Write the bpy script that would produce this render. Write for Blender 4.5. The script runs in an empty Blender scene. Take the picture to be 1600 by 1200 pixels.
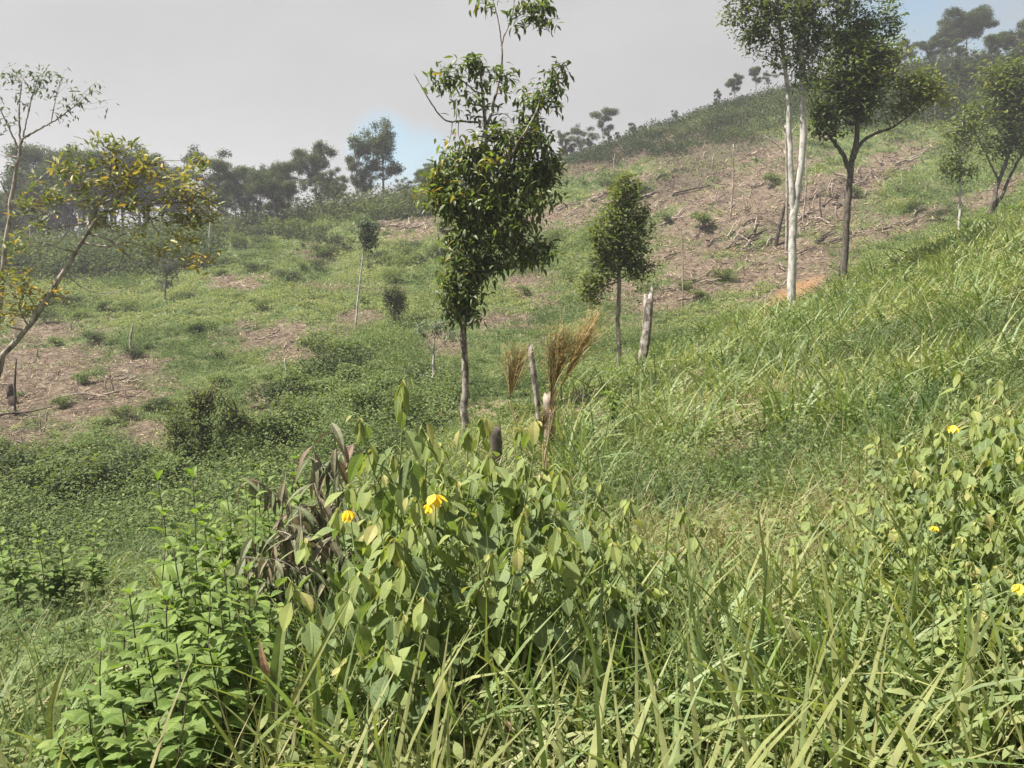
import bpy, math, random
import numpy as np
from mathutils import Vector

random.seed(7)
RNG = np.random.default_rng(11)
PI = math.pi
SC = bpy.context.scene
COL = SC.collection

# ------------------------------------------------------------------ camera, world, sun, exposure
EYE = 1.6
PITCH = math.radians(6.84)
F = 1250.0
cam_d = bpy.data.cameras.new('camera')
cam_d.sensor_width = 36.0
cam_d.lens = 36.0 * F / 1600.0
cam_d.clip_start = 0.05
cam_d.clip_end = 3000
cam = bpy.data.objects.new('camera', cam_d)
COL.objects.link(cam)
cam.location = (0, 0, EYE)
cam.rotation_euler = (PI / 2 - PITCH, 0, 0)
SC.camera = cam

SUN_EL, SUN_AZ = math.radians(57), math.radians(-104)      # azimuth measured from +Y towards +X
sdir = Vector((math.sin(SUN_AZ) * math.cos(SUN_EL), math.cos(SUN_AZ) * math.cos(SUN_EL), math.sin(SUN_EL)))
sl = bpy.data.lights.new('sun', 'SUN')
sl.energy = 5.0
sl.angle = math.radians(0.6)
sl.color = (1.0, 0.95, 0.86)
so = bpy.data.objects.new('sun', sl)
COL.objects.link(so)
so.rotation_euler = sdir.to_track_quat('Z', 'Y').to_euler()
so.location = (-30, 20, 60)

world = bpy.data.worlds.new('World')
SC.world = world
world.use_nodes = True
nt = world.node_tree
nt.nodes.clear()
N = nt.nodes.new
Lk = nt.links.new
sky = N('ShaderNodeTexSky'); sky.sky_type = 'NISHITA'; sky.sun_disc = False
sky.sun_elevation = SUN_EL; sky.sun_rotation = SUN_AZ; sky.altitude = 900; sky.dust_density = 1.5
tc = N('ShaderNodeTexCoord')
mp = N('ShaderNodeMapping'); mp.inputs['Scale'].default_value = (1, 1, 2.2)
Lk(tc.outputs['Generated'], mp.inputs['Vector'])
nz = N('ShaderNodeTexNoise'); nz.inputs['Scale'].default_value = 2.6; nz.inputs['Detail'].default_value = 7
nz.inputs['Roughness'].default_value = 0.55
Lk(mp.outputs['Vector'], nz.inputs['Vector'])
# blue gaps: two openings in the cloud deck, given as directions
def gap(direction, width):
    d = N('ShaderNodeVectorMath'); d.operation = 'DOT_PRODUCT'
    Lk(tc.outputs['Generated'], d.inputs[0]); d.inputs[1].default_value = Vector(direction).normalized()
    m = N('ShaderNodeMapRange'); m.interpolation_type = 'SMOOTHSTEP'
    m.inputs['From Min'].default_value = math.cos(math.radians(width)); m.inputs['From Max'].default_value = 1.0
    Lk(d.outputs['Value'], m.inputs['Value'])
    return m.outputs['Result']
g1a = gap((-0.155, 1, 0.168), 3.6)
g1b = gap((-0.105, 1, 0.150), 3.8)
g1m = N('ShaderNodeMath'); g1m.operation = 'MAXIMUM'; Lk(g1a, g1m.inputs[0]); Lk(g1b, g1m.inputs[1]); g1 = g1m.outputs[0]
g2 = gap((0.78, 1, 0.46), 24.0)
ad = N('ShaderNodeMath'); ad.operation = 'MAXIMUM'; Lk(g1, ad.inputs[0]); Lk(g2, ad.inputs[1])
sm = N('ShaderNodeMath'); sm.operation = 'MULTIPLY_ADD'; Lk(ad.outputs[0], sm.inputs[0]); sm.inputs[1].default_value = 0.42
Lk(nz.outputs['Fac'], sm.inputs[2])
cr = N('ShaderNodeMapRange'); cr.interpolation_type = 'SMOOTHSTEP'
cr.inputs['From Min'].default_value = 0.62; cr.inputs['From Max'].default_value = 1.0; cr.inputs['To Max'].default_value = 0.8
Lk(sm.outputs[0], cr.inputs['Value'])
cl = N('ShaderNodeValToRGB')
cl.color_ramp.elements[0].position = 0.3; cl.color_ramp.elements[0].color = (1.9, 1.9, 1.92, 1)
cl.color_ramp.elements[1].position = 0.75; cl.color_ramp.elements[1].color = (2.4, 2.38, 2.36, 1)
Lk(nz.outputs['Fac'], cl.inputs['Fac'])
skb = N('ShaderNodeMixRGB'); skb.blend_type = 'MULTIPLY'; skb.inputs['Fac'].default_value = 1
Lk(sky.outputs['Color'], skb.inputs['Color1']); skb.inputs['Color2'].default_value = (.62, .80, .72, 1)
mx = N('ShaderNodeMixRGB'); Lk(cr.outputs['Result'], mx.inputs['Fac'])
Lk(cl.outputs['Color'], mx.inputs['Color1']); Lk(skb.outputs['Color'], mx.inputs['Color2'])
bg = N('ShaderNodeBackground'); bg.inputs['Strength'].default_value = 0.09
Lk(mx.outputs['Color'], bg.inputs['Color'])
ow = N('ShaderNodeOutputWorld'); Lk(bg.outputs['Background'], ow.inputs['Surface'])

SC.view_settings.view_transform = 'Standard'
SC.view_settings.look = 'None'
SC.view_settings.gamma = 1
SC.view_settings.exposure = 1.5
SC.render.film_transparent = False
SC.cycles.max_bounces = 8
SC.cycles.diffuse_bounces = 5
SC.cycles.transparent_max_bounces = 4
SC.cycles.volume_bounces = 0
SC.cycles.use_denoising = True

# ------------------------------------------------------------------ pixel <-> world
cp, sp = math.cos(PITCH), math.sin(PITCH)
def ray(u, v):
    x = (np.asarray(u, float) - 800) / F; y = (600 - np.asarray(v, float)) / F
    return x, cp + sp * y, -sp + cp * y
def W(u, v, Y):
    x, y, z = ray(u, v); k = Y / y
    return np.stack(np.broadcast_arrays(x * k, Y, z * k + EYE), -1)
def pix(X, Y, Z):
    zr = Z - EYE
    f = Y * cp - zr * sp; up = Y * sp + zr * cp
    f = np.maximum(f, 0.05)
    return 800 + F * X / f, 600 - F * up / f

# ------------------------------------------------------------------ terrain
_tab = np.random.default_rng(5).random((64, 64))
def vnoise(x, y):
    x = np.asarray(x, float); y = np.asarray(y, float)
    xi = np.floor(x).astype(int); yi = np.floor(y).astype(int)
    fx = x - xi; fy = y - yi
    fx = fx * fx * (3 - 2 * fx); fy = fy * fy * (3 - 2 * fy)
    a = _tab[xi % 64, yi % 64]; b = _tab[(xi + 1) % 64, yi % 64]
    c = _tab[xi % 64, (yi + 1) % 64]; d = _tab[(xi + 1) % 64, (yi + 1) % 64]
    return (a * (1 - fx) + b * fx) * (1 - fy) + (c * (1 - fx) + d * fx) * fy
def fbm(x, y, o=4):
    s = 0; a = 0.5; t = 0
    for i in range(o):
        s = s + a * vnoise(x * 2 ** i + 17.3 * i, y * 2 ** i + 5.1 * i); t += a; a *= 0.5
    return s / t

US = [-400, 0, 200, 400, 600, 800, 1000, 1200, 1400, 1600, 2000]
ROWS = []   # each row: per column (Y, z relative to the eye)
def rz(Ys, zs): ROWS.append([(y, z) for y, z in zip(Ys, zs)])
def rv(Ys, vs):
    r = []
    for u, y, v in zip(US, Ys, vs):
        p = W(u, v, y); r.append((y, p[2] - EYE))
    ROWS.append(r)
rz([2] * 11, [-1.75, -1.75, -1.7, -1.65, -1.6, -1.58, -1.55, -1.5, -1.4, -1.3, -1.1])
rz([4] * 11, [-2.3, -2.2, -2.05, -1.9, -1.78, -1.68, -1.6, -1.52, -1.35, -1.15, -0.8])
rz([7, 7, 7, 7, 7, 7, 7, 7.5, 8, 9, 10], [-3.1, -2.9, -2.7, -2.4, -2.15, -1.95, -1.8, -1.6, -1.25, -0.75, 0])
rz([9, 9, 9, 9, 10, 13, 17, 24, 32, 42, 50], [-3.8, -3.5, -3.2, -2.75, -2.5, -2.15, -1.8, -0.9, 0.75, 4.3, 9])
rz([14, 14, 14, 14, 15, 17, 21, 28, 37, 48, 57], [-6, -6, -6, -5.4, -4.5, -3.0, -2.4, -1.2, 0.6, 4.5, 10])
rv([19, 19, 19, 19, 20, 22, 26, 33, 44, 56, 70], [800, 800, 790, 770, 720, 640, 572, 495, 425, 318, 200])
rv([26, 26, 26, 27, 28, 31, 34, 41, 54, 68, 82], [680, 680, 670, 650, 600, 560, 520, 458, 388, 282, 160])
rv([42, 42, 42, 43, 44, 46, 48, 54, 67, 82, 95], [540, 540, 530, 510, 490, 470, 440, 390, 315, 230, 120])
rv([62, 62, 62, 64, 66, 68, 70, 76, 88, 100, 112], [450, 450, 440, 420, 400, 370, 330, 280, 215, 165, 80])
rv([90, 90, 92, 95, 98, 103, 108, 112, 118, 125, 135], [400, 400, 388, 345, 325, 270, 205, 130, 98, 82, 30])
Yr = [r[0] for r in ROWS[-1]]; Zr = [r[1] for r in ROWS[-1]]
rz([y * 1.3 for y in Yr], [z - 5 for z in Zr])
rz([y * 2.0 for y in Yr], [z - 25 for z in Zr])
rz([420] * 11, [-30] * 11)
AG = np.linspace(-1.3, 1.3, 131)
SG = np.linspace(math.log(2), math.log(420), 260)
def _smooth(a, k, axis):
    if k < 2: return a
    pad = [(0, 0)] * a.ndim; pad[axis] = (k, k)
    b = np.pad(a, pad, mode='edge'); ker = np.ones(2 * k + 1) / (2 * k + 1)
    return np.apply_along_axis(lambda m: np.convolve(m, ker, 'valid'), axis, b)
_Yk = []; _zk = []
for r in ROWS:
    aa = [float((u - 800) / F) for u in US]
    _Yk.append(_smooth(np.interp(AG, aa, [p[0] for p in r]), 4, 0))
    _zk.append(_smooth(np.interp(AG, aa, [p[1] for p in r]), 4, 0))
_Yk = np.array(_Yk); _zk = np.array(_zk)
ZG = np.stack([np.interp(np.exp(SG), _Yk[:, i], _zk[:, i]) for i in range(len(AG))])
ZG = _smooth(ZG, 3, 1)
def edgeY(a): return np.interp(a, AG, _Yk[3])
def ridgeY(a): return np.interp(a, AG, _Yk[9])
def ht(X, Y):
    X = np.asarray(X, float); Y = np.asarray(Y, float)
    Yc = np.clip(Y, 2, 419)
    a = np.clip(X / Yc, -1.29, 1.29); s = np.log(Yc)
    fi = (a - AG[0]) / (AG[1] - AG[0]); fj = (s - SG[0]) / (SG[1] - SG[0])
    i = np.clip(fi.astype(int), 0, len(AG) - 2); j = np.clip(fj.astype(int), 0, len(SG) - 2)
    fi = fi - i; fj = np.clip(fj - j, 0, 1)
    z = (ZG[i, j] * (1 - fi) + ZG[i + 1, j] * fi) * (1 - fj) + (ZG[i, j + 1] * (1 - fi) + ZG[i + 1, j + 1] * fi) * fj
    amp = np.clip(Y * 0.016, 0.08, 1.1)
    z = z + (fbm(X * 0.16 + 40, Y * 0.16 + 9, 4) - 0.5) * amp * 2.0
    z = z + (fbm(X * 0.9, Y * 0.9, 2) - 0.5) * np.clip(Y * 0.008, 0.05, 0.3)
    return z + EYE
def on_ground(u, v, Ymin=2.2, Ymax=200):
    """world point where the view ray through a photo pixel first meets the ground"""
    Y = np.exp(np.linspace(math.log(Ymin), math.log(Ymax), 1500))
    p = W(u, v, Y); d = p[:, 2] - ht(p[:, 0], Y)
    k = np.where(d <= 0)[0]
    j = k[0] if len(k) else len(Y) - 1
    return float(p[j, 0]), float(Y[j]), float(ht(p[j, 0], Y[j]))

# ---- bare patches, dry litter, orange soil: ellipses on the ground (read off the photo, kept as ground marks)
BARE = [(70,610,150,75,0),(10,690,70,55,0),(210,590,75,40,0),(230,690,45,25,0),(430,530,90,26,0),(635,352,55,22,0),(370,440,45,10,0),
 (530,450,90,5,3),(480,560,70,14,0),(420,640,28,40,0),(1130,330,130,55,-28),(1230,385,120,62,-28),(1060,455,85,24,-22),
 (1330,285,125,24,-28),(1400,355,130,14,-18),(940,315,90,16,-32),(1000,240,120,18,-14),(835,450,40,22,0),(790,500,50,14,0),(1240,455,85,26,-25),
 (1290,330,60,50,0),(1130,400,100,32,-25),(680,540,30,25,0),(850,340,60,14,-20),(1560,300,60,10,-30),(1060,300,70,20,-30),(60,520,60,18,0),(560,500,30,12,0),
 (960,455,50,14,0),(1180,250,90,16,-20),(150,640,60,18,0)]
ORANGE = [(1248,452,34,10,-25),(1205,478,20,8,-30),(1222,464,22,8,-30)]
LITTER = [(1270,615,130,26,-4),(1120,650,60,22,-8),(930,660,60,20,0),(1140,700,60,14,0),(1330,800,60,20,0),(760,640,70,14,0),(1120,830,90,30,0),(1080,590,50,10,0),(60,980,60,60,0)]
SCRUB = [(1140, 175, 130, 34, -24), (1030, 212, 100, 20, -20), (1230, 140, 110, 40, -20), (1400, 130, 170, 50, -8), (1540, 140, 120, 50, 0), (1180, 195, 80, 18, -15), (930, 238, 60, 10, -14)]
MAROON = [(1010,225,110,20,-14),(1120,235,80,25,-20),(930,250,60,14,-20),(500,395,30,14,0),(1080,280,60,18,-20)]
def emask(E, u, v):
    m = np.zeros_like(u)
    for (cx, cy, rx, ry, an) in E:
        t = math.radians(an); dx = u - cx; dy = v - cy
        a = dx * math.cos(t) + dy * math.sin(t); b = -dx * math.sin(t) + dy * math.cos(t)
        q = np.sqrt((a / rx) ** 2 + (b / ry) ** 2)
        m = np.maximum(m, np.clip(1.6 - q * 1.05, 0, 1))
    return m
def masks(X, Y, Z):
    u, v = pix(X, Y, Z - 0.0)
    far = np.clip((Y - edgeY(X / np.maximum(Y, 1))) / 3, 0, 1)
    n = fbm(X * 0.5, Y * 0.5, 4); n2 = fbm(X * 1.7 + 9, Y * 1.7, 3)
    bare = emask(BARE, u, v) * far
    bare = np.clip(bare * 1.35 + (n - 0.5) * 2.4 + (n2 - 0.5) * 2.0 - 0.12, 0, 1) * (bare > 0.02)
    bare = np.maximum(bare, np.clip((n - 0.62) * 4, 0, 1) * far * 0.5)
    orange = np.clip(emask(ORANGE, u, v) * 1.3 + (n2 - 0.5) * 1.4, 0, 1) * (emask(ORANGE, u, v) > 0.02)
    lit = np.clip(emask(LITTER, u, v) * 1.2 + (n2 - 0.5) * 1.4 - 0.1, 0, 1) * (emask(LITTER, u, v) > 0.02) * (Y < 25)
    mar = np.clip(emask(MAROON, u, v) * 1.2 + (n - 0.5) * 1.5, 0, 1) * (emask(MAROON, u, v) > 0.02) * far
    return bare, orange, lit, mar

# ------------------------------------------------------------------ materials
def mat_base(name):
    m = bpy.data.materials.new(name); m.use_nodes = True
    t = m.node_tree; t.nodes.clear()
    return m, t
def ramp(t, stops):
    r = t.nodes.new('ShaderNodeValToRGB')
    el = r.color_ramp.elements
    while len(el) < len(stops): el.new(0.5)
    for e, (p, c) in zip(el, stops): e.position = p; e.color = (*c, 1)
    return r
def leaf_mat(name, stops, trans=0.35, tcol=(1.25, 1.35, 0.45), rough=0.5, spec=0.35, noise=True, veins=False):
    m, t = mat_base(name)
    at = t.nodes.new('ShaderNodeAttribute'); at.attribute_name = 'tint'
    r = ramp(t, stops); t.links.new(at.outputs['Fac'], r.inputs['Fac'])
    col = r.outputs['Color']
    if noise:
        nz = t.nodes.new('ShaderNodeTexNoise'); nz.inputs['Scale'].default_value = 14; nz.inputs['Detail'].default_value = 4
        tcn = t.nodes.new('ShaderNodeTexCoord'); t.links.new(tcn.outputs['Object'], nz.inputs['Vector'])
        mr = t.nodes.new('ShaderNodeMapRange'); mr.inputs['From Min'].default_value = 0.3; mr.inputs['From Max'].default_value = 0.7
        mr.inputs['To Min'].default_value = 0.78; mr.inputs['To Max'].default_value = 1.2
        t.links.new(nz.outputs['Fac'], mr.inputs['Value'])
        mu = t.nodes.new('ShaderNodeVectorMath'); mu.operation = 'SCALE'
        t.links.new(col, mu.inputs[0]); t.links.new(mr.outputs['Result'], mu.inputs['Scale']); col = mu.outputs[0]
    if veins:
        def mth(op, a, b=None):
            q = t.nodes.new('ShaderNodeMath'); q.operation = op
            for i, v in enumerate((a, b)):
                if v is None: continue
                if isinstance(v, (int, float)): q.inputs[i].default_value = v
                else: t.links.new(v, q.inputs[i])
            return q.outputs[0]
        ax = t.nodes.new('ShaderNodeAttribute'); ax.attribute_name = 'across'
        al = t.nodes.new('ShaderNodeAttribute'); al.attribute_name = 'along'
        aa = mth('ABSOLUTE', ax.outputs['Fac'])
        mid = mth('LESS_THAN', aa, .07)
        side = mth('GREATER_THAN', mth('SINE', mth('MULTIPLY', mth('SUBTRACT', al.outputs['Fac'], mth('MULTIPLY', aa, .16)), 50.0)), .86)
        vf = mth('MAXIMUM', mth('MULTIPLY', mid, .5), mth('MULTIPLY', side, .22))
        vx = t.nodes.new('ShaderNodeMixRGB'); t.links.new(vf, vx.inputs[0]); t.links.new(col, vx.inputs[1]); vx.inputs[2].default_value = (.32, .36, .18, 1); col = vx.outputs[0]
    if noise:
        n2 = t.nodes.new('ShaderNodeTexNoise'); n2.inputs['Scale'].default_value = 38; n2.inputs['Detail'].default_value = 5
        t.links.new(tcn.outputs['Object'], n2.inputs['Vector'])
        m2 = t.nodes.new('ShaderNodeMapRange'); m2.inputs['From Min'].default_value = 0.60; m2.inputs['From Max'].default_value = 0.72
        m2.inputs['To Max'].default_value = 0.55
        t.links.new(n2.outputs['Fac'], m2.inputs['Value'])
        x2 = t.nodes.new('ShaderNodeMixRGB'); t.links.new(m2.outputs['Result'], x2.inputs[0]); t.links.new(col, x2.inputs[1]); x2.inputs[2].default_value = (.26, .22, .09, 1); col = x2.outputs[0]
    p = t.nodes.new('ShaderNodeBsdfPrincipled'); p.inputs['Roughness'].default_value = rough
    p.inputs['Specular IOR Level'].default_value = spec
    t.links.new(col, p.inputs['Base Color'])
    tr = t.nodes.new('ShaderNodeBsdfTranslucent')
    mm = t.nodes.new('ShaderNodeVectorMath'); mm.operation = 'MULTIPLY'; mm.inputs[1].default_value = tcol
    t.links.new(col, mm.inputs[0]); t.links.new(mm.outputs[0], tr.inputs['Color'])
    mx = t.nodes.new('ShaderNodeMixShader'); mx.inputs['Fac'].default_value = trans
    t.links.new(p.outputs[0], mx.inputs[1]); t.links.new(tr.outputs[0], mx.inputs[2])
    o = t.nodes.new('ShaderNodeOutputMaterial'); t.links.new(mx.outputs[0], o.inputs['Surface'])
    return m
def bark_mat(name, dark, pale, scale=9, lo=0.42, hi=0.6, moss=None):
    m, t = mat_base(name)
    tcn = t.nodes.new('ShaderNodeTexCoord')
    mp = t.nodes.new('ShaderNodeMapping'); mp.inputs['Scale'].default_value = (1, 1, 0.55)
    t.links.new(tcn.outputs['Object'], mp.inputs['Vector'])
    nz = t.nodes.new('ShaderNodeTexNoise'); nz.inputs['Scale'].default_value = scale; nz.inputs['Detail'].default_value = 6
    nz.inputs['Roughness'].default_value = 0.62
    t.links.new(mp.outputs['Vector'], nz.inputs['Vector'])
    st = [(lo, dark), (hi, pale)]
    if moss: st = [(lo - 0.1, moss), (lo, dark), (hi, pale)]
    r = ramp(t, st); t.links.new(nz.outputs['Fac'], r.inputs['Fac'])
    p = t.nodes.new('ShaderNodeBsdfPrincipled'); p.inputs['Roughness'].default_value = 0.85
    p.inputs['Specular IOR Level'].default_value = 0.2
    t.links.new(r.outputs['Color'], p.inputs['Base Color'])
    b = t.nodes.new('ShaderNodeBump'); b.inputs['Strength'].default_value = 0.5; b.inputs['Distance'].default_value = 0.02
    t.links.new(nz.outputs['Fac'], b.inputs['Height']); t.links.new(b.outputs[0], p.inputs['Normal'])
    o = t.nodes.new('ShaderNodeOutputMaterial'); t.links.new(p.outputs[0], o.inputs['Surface'])
    return m
M = {}
M['grass'] = leaf_mat('grass_blades', [(0, (.065, .10, .035)), (.3, (.11, .16, .05)), (.6, (.165, .215, .07)), (.85, (.235, .26, .10)), (1, (.36, .30, .18))], .35, (1.15,1.2,.6))
M['bluegrass'] = leaf_mat('broad_blue_green_blades', [(0, (.065, .11, .042)), (.5, (.135, .19, .07)), (.85, (.21, .26, .105)), (1, (.30, .29, .12))], .35, (1.1, 1.25, .5))
M['straw'] = leaf_mat('dry_straw', [(0, (.12, .085, .055)), (.5, (.25, .19, .12)), (1, (.40, .33, .22))], .15, (1, 1, .8), .7, .2)
M['cover'] = leaf_mat('low_cover_leaves', [(0, (.05, .08, .032)), (.35, (.105, .15, .058)), (.65, (.165, .208, .085)), (1, (.24, .26, .115))], .35, (1.2, 1.25, .5), .85, .1)
M['scrub'] = leaf_mat('dark_scrub_leaves', [(0, (.03, .045, .024)), (.5, (.062, .085, .038)), (1, (.12, .145, .06))], .25, (1.1, 1.2, .5), .85, .1)
M['thicket'] = leaf_mat('thicket_leaves', [(0, (.035, .055, .022)), (.5, (.08, .105, .038)), (1, (.15, .165, .06))], .3, (1.2, 1.3, .5), .85, .1)
M['maroon'] = leaf_mat('dead_bracken', [(0, (.055, .038, .032)), (.5, (.12, .085, .07)), (1, (.22, .16, .11))], .15, (1, 1, 1), .7, .2)
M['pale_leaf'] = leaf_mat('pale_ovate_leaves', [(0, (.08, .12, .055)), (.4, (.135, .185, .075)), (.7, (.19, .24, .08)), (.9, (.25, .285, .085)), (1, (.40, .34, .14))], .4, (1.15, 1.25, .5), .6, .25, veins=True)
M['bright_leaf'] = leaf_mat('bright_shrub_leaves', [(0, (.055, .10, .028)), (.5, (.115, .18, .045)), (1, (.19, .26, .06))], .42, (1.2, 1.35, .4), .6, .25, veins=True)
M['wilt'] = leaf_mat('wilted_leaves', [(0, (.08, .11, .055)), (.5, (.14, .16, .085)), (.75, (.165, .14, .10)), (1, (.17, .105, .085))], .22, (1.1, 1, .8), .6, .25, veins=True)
M['glossy'] = leaf_mat('glossy_dark_leaves', [(0, (.045, .068, .03)), (.45, (.09, .125, .045)), (.8, (.145, .185, .06)), (.93, (.20, .22, .06)), (1, (.30, .22, .05))], .42, (1.4, 1.5, .5), .45, .4)
M['tree_leaf'] = leaf_mat('tree_leaves', [(0, (.048, .07, .032)), (.5, (.10, .135, .048)), (.85, (.15, .18, .06)), (1, (.22, .21, .06))], .38, (1.3, 1.4, .45), .65, .2)
M['small_leaf'] = leaf_mat('small_grey_green_leaves', [(0, (.05, .075, .045)), (.5, (.08, .12, .065)), (1, (.14, .18, .09))], .3, (1.1, 1.2, .6), .5)
M['yellow_leaf'] = leaf_mat('yellowing_leaves', [(0, (.09, .13, .045)), (.45, (.17, .20, .06)), (.8, (.30, .28, .07)), (1, (.42, .28, .06))], .35, (1.2, 1.15, .4), .5)
M['brown_leaf'] = leaf_mat('brown_dry_leaves', [(0, (.09, .05, .03)), (1, (.26, .17, .10))], .2, (1, 1, .8), .7, .2)
M['petal'] = leaf_mat('yellow_petals', [(0, (.75, .52, .02)), (1, (.9, .72, .08))], .3, (1, 1, .5), .5)
M['plume'] = leaf_mat('golden_plumes', [(0, (.24, .17, .08)), (1, (.46, .36, .19))], .3, (1, 1, .6), .6)
M['stem'] = leaf_mat('green_stems', [(0, (.07, .11, .035)), (.6, (.16, .21, .07)), (1, (.25, .22, .10))], .05)
M['bark_mottled'] = bark_mat('mottled_bark', (.075, .062, .05), (.29, .26, .23), 11, .44, .58)
M['bark_pale'] = bark_mat('pale_bark', (.17, .16, .14), (.40, .385, .355), 7, .36, .55)
M['bark_dark'] = bark_mat('dark_bark', (.045, .038, .032), (.13, .115, .095), 9, .4, .65)
M['bark_grey'] = bark_mat('grey_bark', (.12, .10, .08), (.33, .29, .25), 8, .4, .6)
M['dead_wood'] = bark_mat('dead_wood', (.11, .085, .068), (.33, .27, .225), 6, .38, .62)
M['dark_wood'] = bark_mat('charred_wood', (.025, .02, .018), (.11, .08, .065), 6, .4, .65)

def ground_mat():
    m, t = mat_base('hillside_ground')
    tcn = t.nodes.new('ShaderNodeTexCoord')
    def noise(s, d=6):
        n = t.nodes.new('ShaderNodeTexNoise'); n.inputs['Scale'].default_value = s; n.inputs['Detail'].default_value = d
        n.inputs['Roughness'].default_value = 0.65
        t.links.new(tcn.outputs['Object'], n.inputs['Vector']); return n.outputs['Fac']
    def att(a):
        n = t.nodes.new('ShaderNodeAttribute'); n.attribute_name = a; return n.outputs['Fac']
    def mix(f, a, b):
        x = t.nodes.new('ShaderNodeMixRGB'); t.links.new(f, x.inputs[0]); t.links.new(a, x.inputs[1]); t.links.new(b, x.inputs[2]); return x.outputs[0]
    def rr(n, st):
        r = ramp(t, st); t.links.new(n, r.inputs['Fac']); return r.outputs['Color']
    green = rr(noise(1.1), [(.35, (.045, .07, .025)), (.5, (.085, .115, .04)), (.68, (.15, .15, .07))])
    soil = rr(noise(2.3, 8), [(.3, (.055, .042, .034)), (.48, (.13, .097, .072)), (.62, (.19, .15, .115)), (.75, (.25, .22, .18))])
    orange = rr(noise(1.6), [(.3, (.20, .11, .06)), (.7, (.32, .20, .12))])
    litter = rr(noise(9), [(.3, (.10, .07, .045)), (.5, (.24, .18, .12)), (.7, (.38, .31, .22))])
    maroon = rr(noise(2), [(.3, (.05, .042, .03)), (.7, (.13, .10, .075))])
    c = mix(att('bare'), green, soil); c = mix(att('maroon'), c, maroon); c = mix(att('litter'), c, litter); c = mix(att('orange'), c, orange)
    p = t.nodes.new('ShaderNodeBsdfPrincipled'); p.inputs['Roughness'].default_value = 0.95; p.inputs['Specular IOR Level'].default_value = 0.1
    t.links.new(c, p.inputs['Base Color'])
    b = t.nodes.new('ShaderNodeBump'); b.inputs['Strength'].default_value = 1.0; b.inputs['Distance'].default_value = 0.25
    t.links.new(noise(5, 8), b.inputs['Height']); t.links.new(b.outputs[0], p.inputs['Normal'])
    o = t.nodes.new('ShaderNodeOutputMaterial'); t.links.new(p.outputs[0], o.inputs['Surface'])
    return m
M['ground'] = ground_mat()

# ------------------------------------------------------------------ mesh buffers
class Buf:
    def __init__(s): s.V = []; s.Q = []; s.T = []; s.S = []; s.X = []; s.n = 0
    def add(s, V, Q, T, smooth=False, XA=None):
        V = V.reshape(-1, 3); Q = Q.reshape(-1, 4)
        s.X.append(XA if XA is not None else np.full((len(V), 2), .5))
        s.V.append(V); s.Q.append(Q + s.n); s.T.append(np.broadcast_to(T, (len(V),)).astype(float)); s.S.append(np.full(len(Q), smooth)); s.n += len(V)
    def build(s, name, mat, parent=None, base=(0, 0, 0)):
        me = bpy.data.meshes.new(name); veined = mat in (M['pale_leaf'], M['bright_leaf'], M['wilt'])
        V = np.concatenate(s.V) - np.asarray(base); Q = np.concatenate(s.Q).astype(np.int32); T = np.concatenate(s.T); S = np.concatenate(s.S)
        me.vertices.add(len(V)); me.vertices.foreach_set('co', V.astype(np.float32).ravel())
        me.loops.add(Q.size); me.loops.foreach_set('vertex_index', Q.ravel())
        me.polygons.add(len(Q)); me.polygons.foreach_set('loop_start', np.arange(0, Q.size, 4, dtype=np.int32))
        me.polygons.foreach_set('use_smooth', S)
        at = me.attributes.new('tint', 'FLOAT', 'POINT'); at.data.foreach_set('value', T.astype(np.float32))
        if veined:
            XX = np.concatenate(s.X).astype(np.float32)
            for i, nm in enumerate(('across', 'along')):
                aq = me.attributes.new(nm, 'FLOAT', 'POINT'); aq.data.foreach_set('value', XX[:, i].copy())
        me.update(calc_edges=True)
        me.materials.append(mat)
        o = bpy.data.objects.new(name, me); COL.objects.link(o)
        if parent: o.parent = parent
        return o

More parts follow.
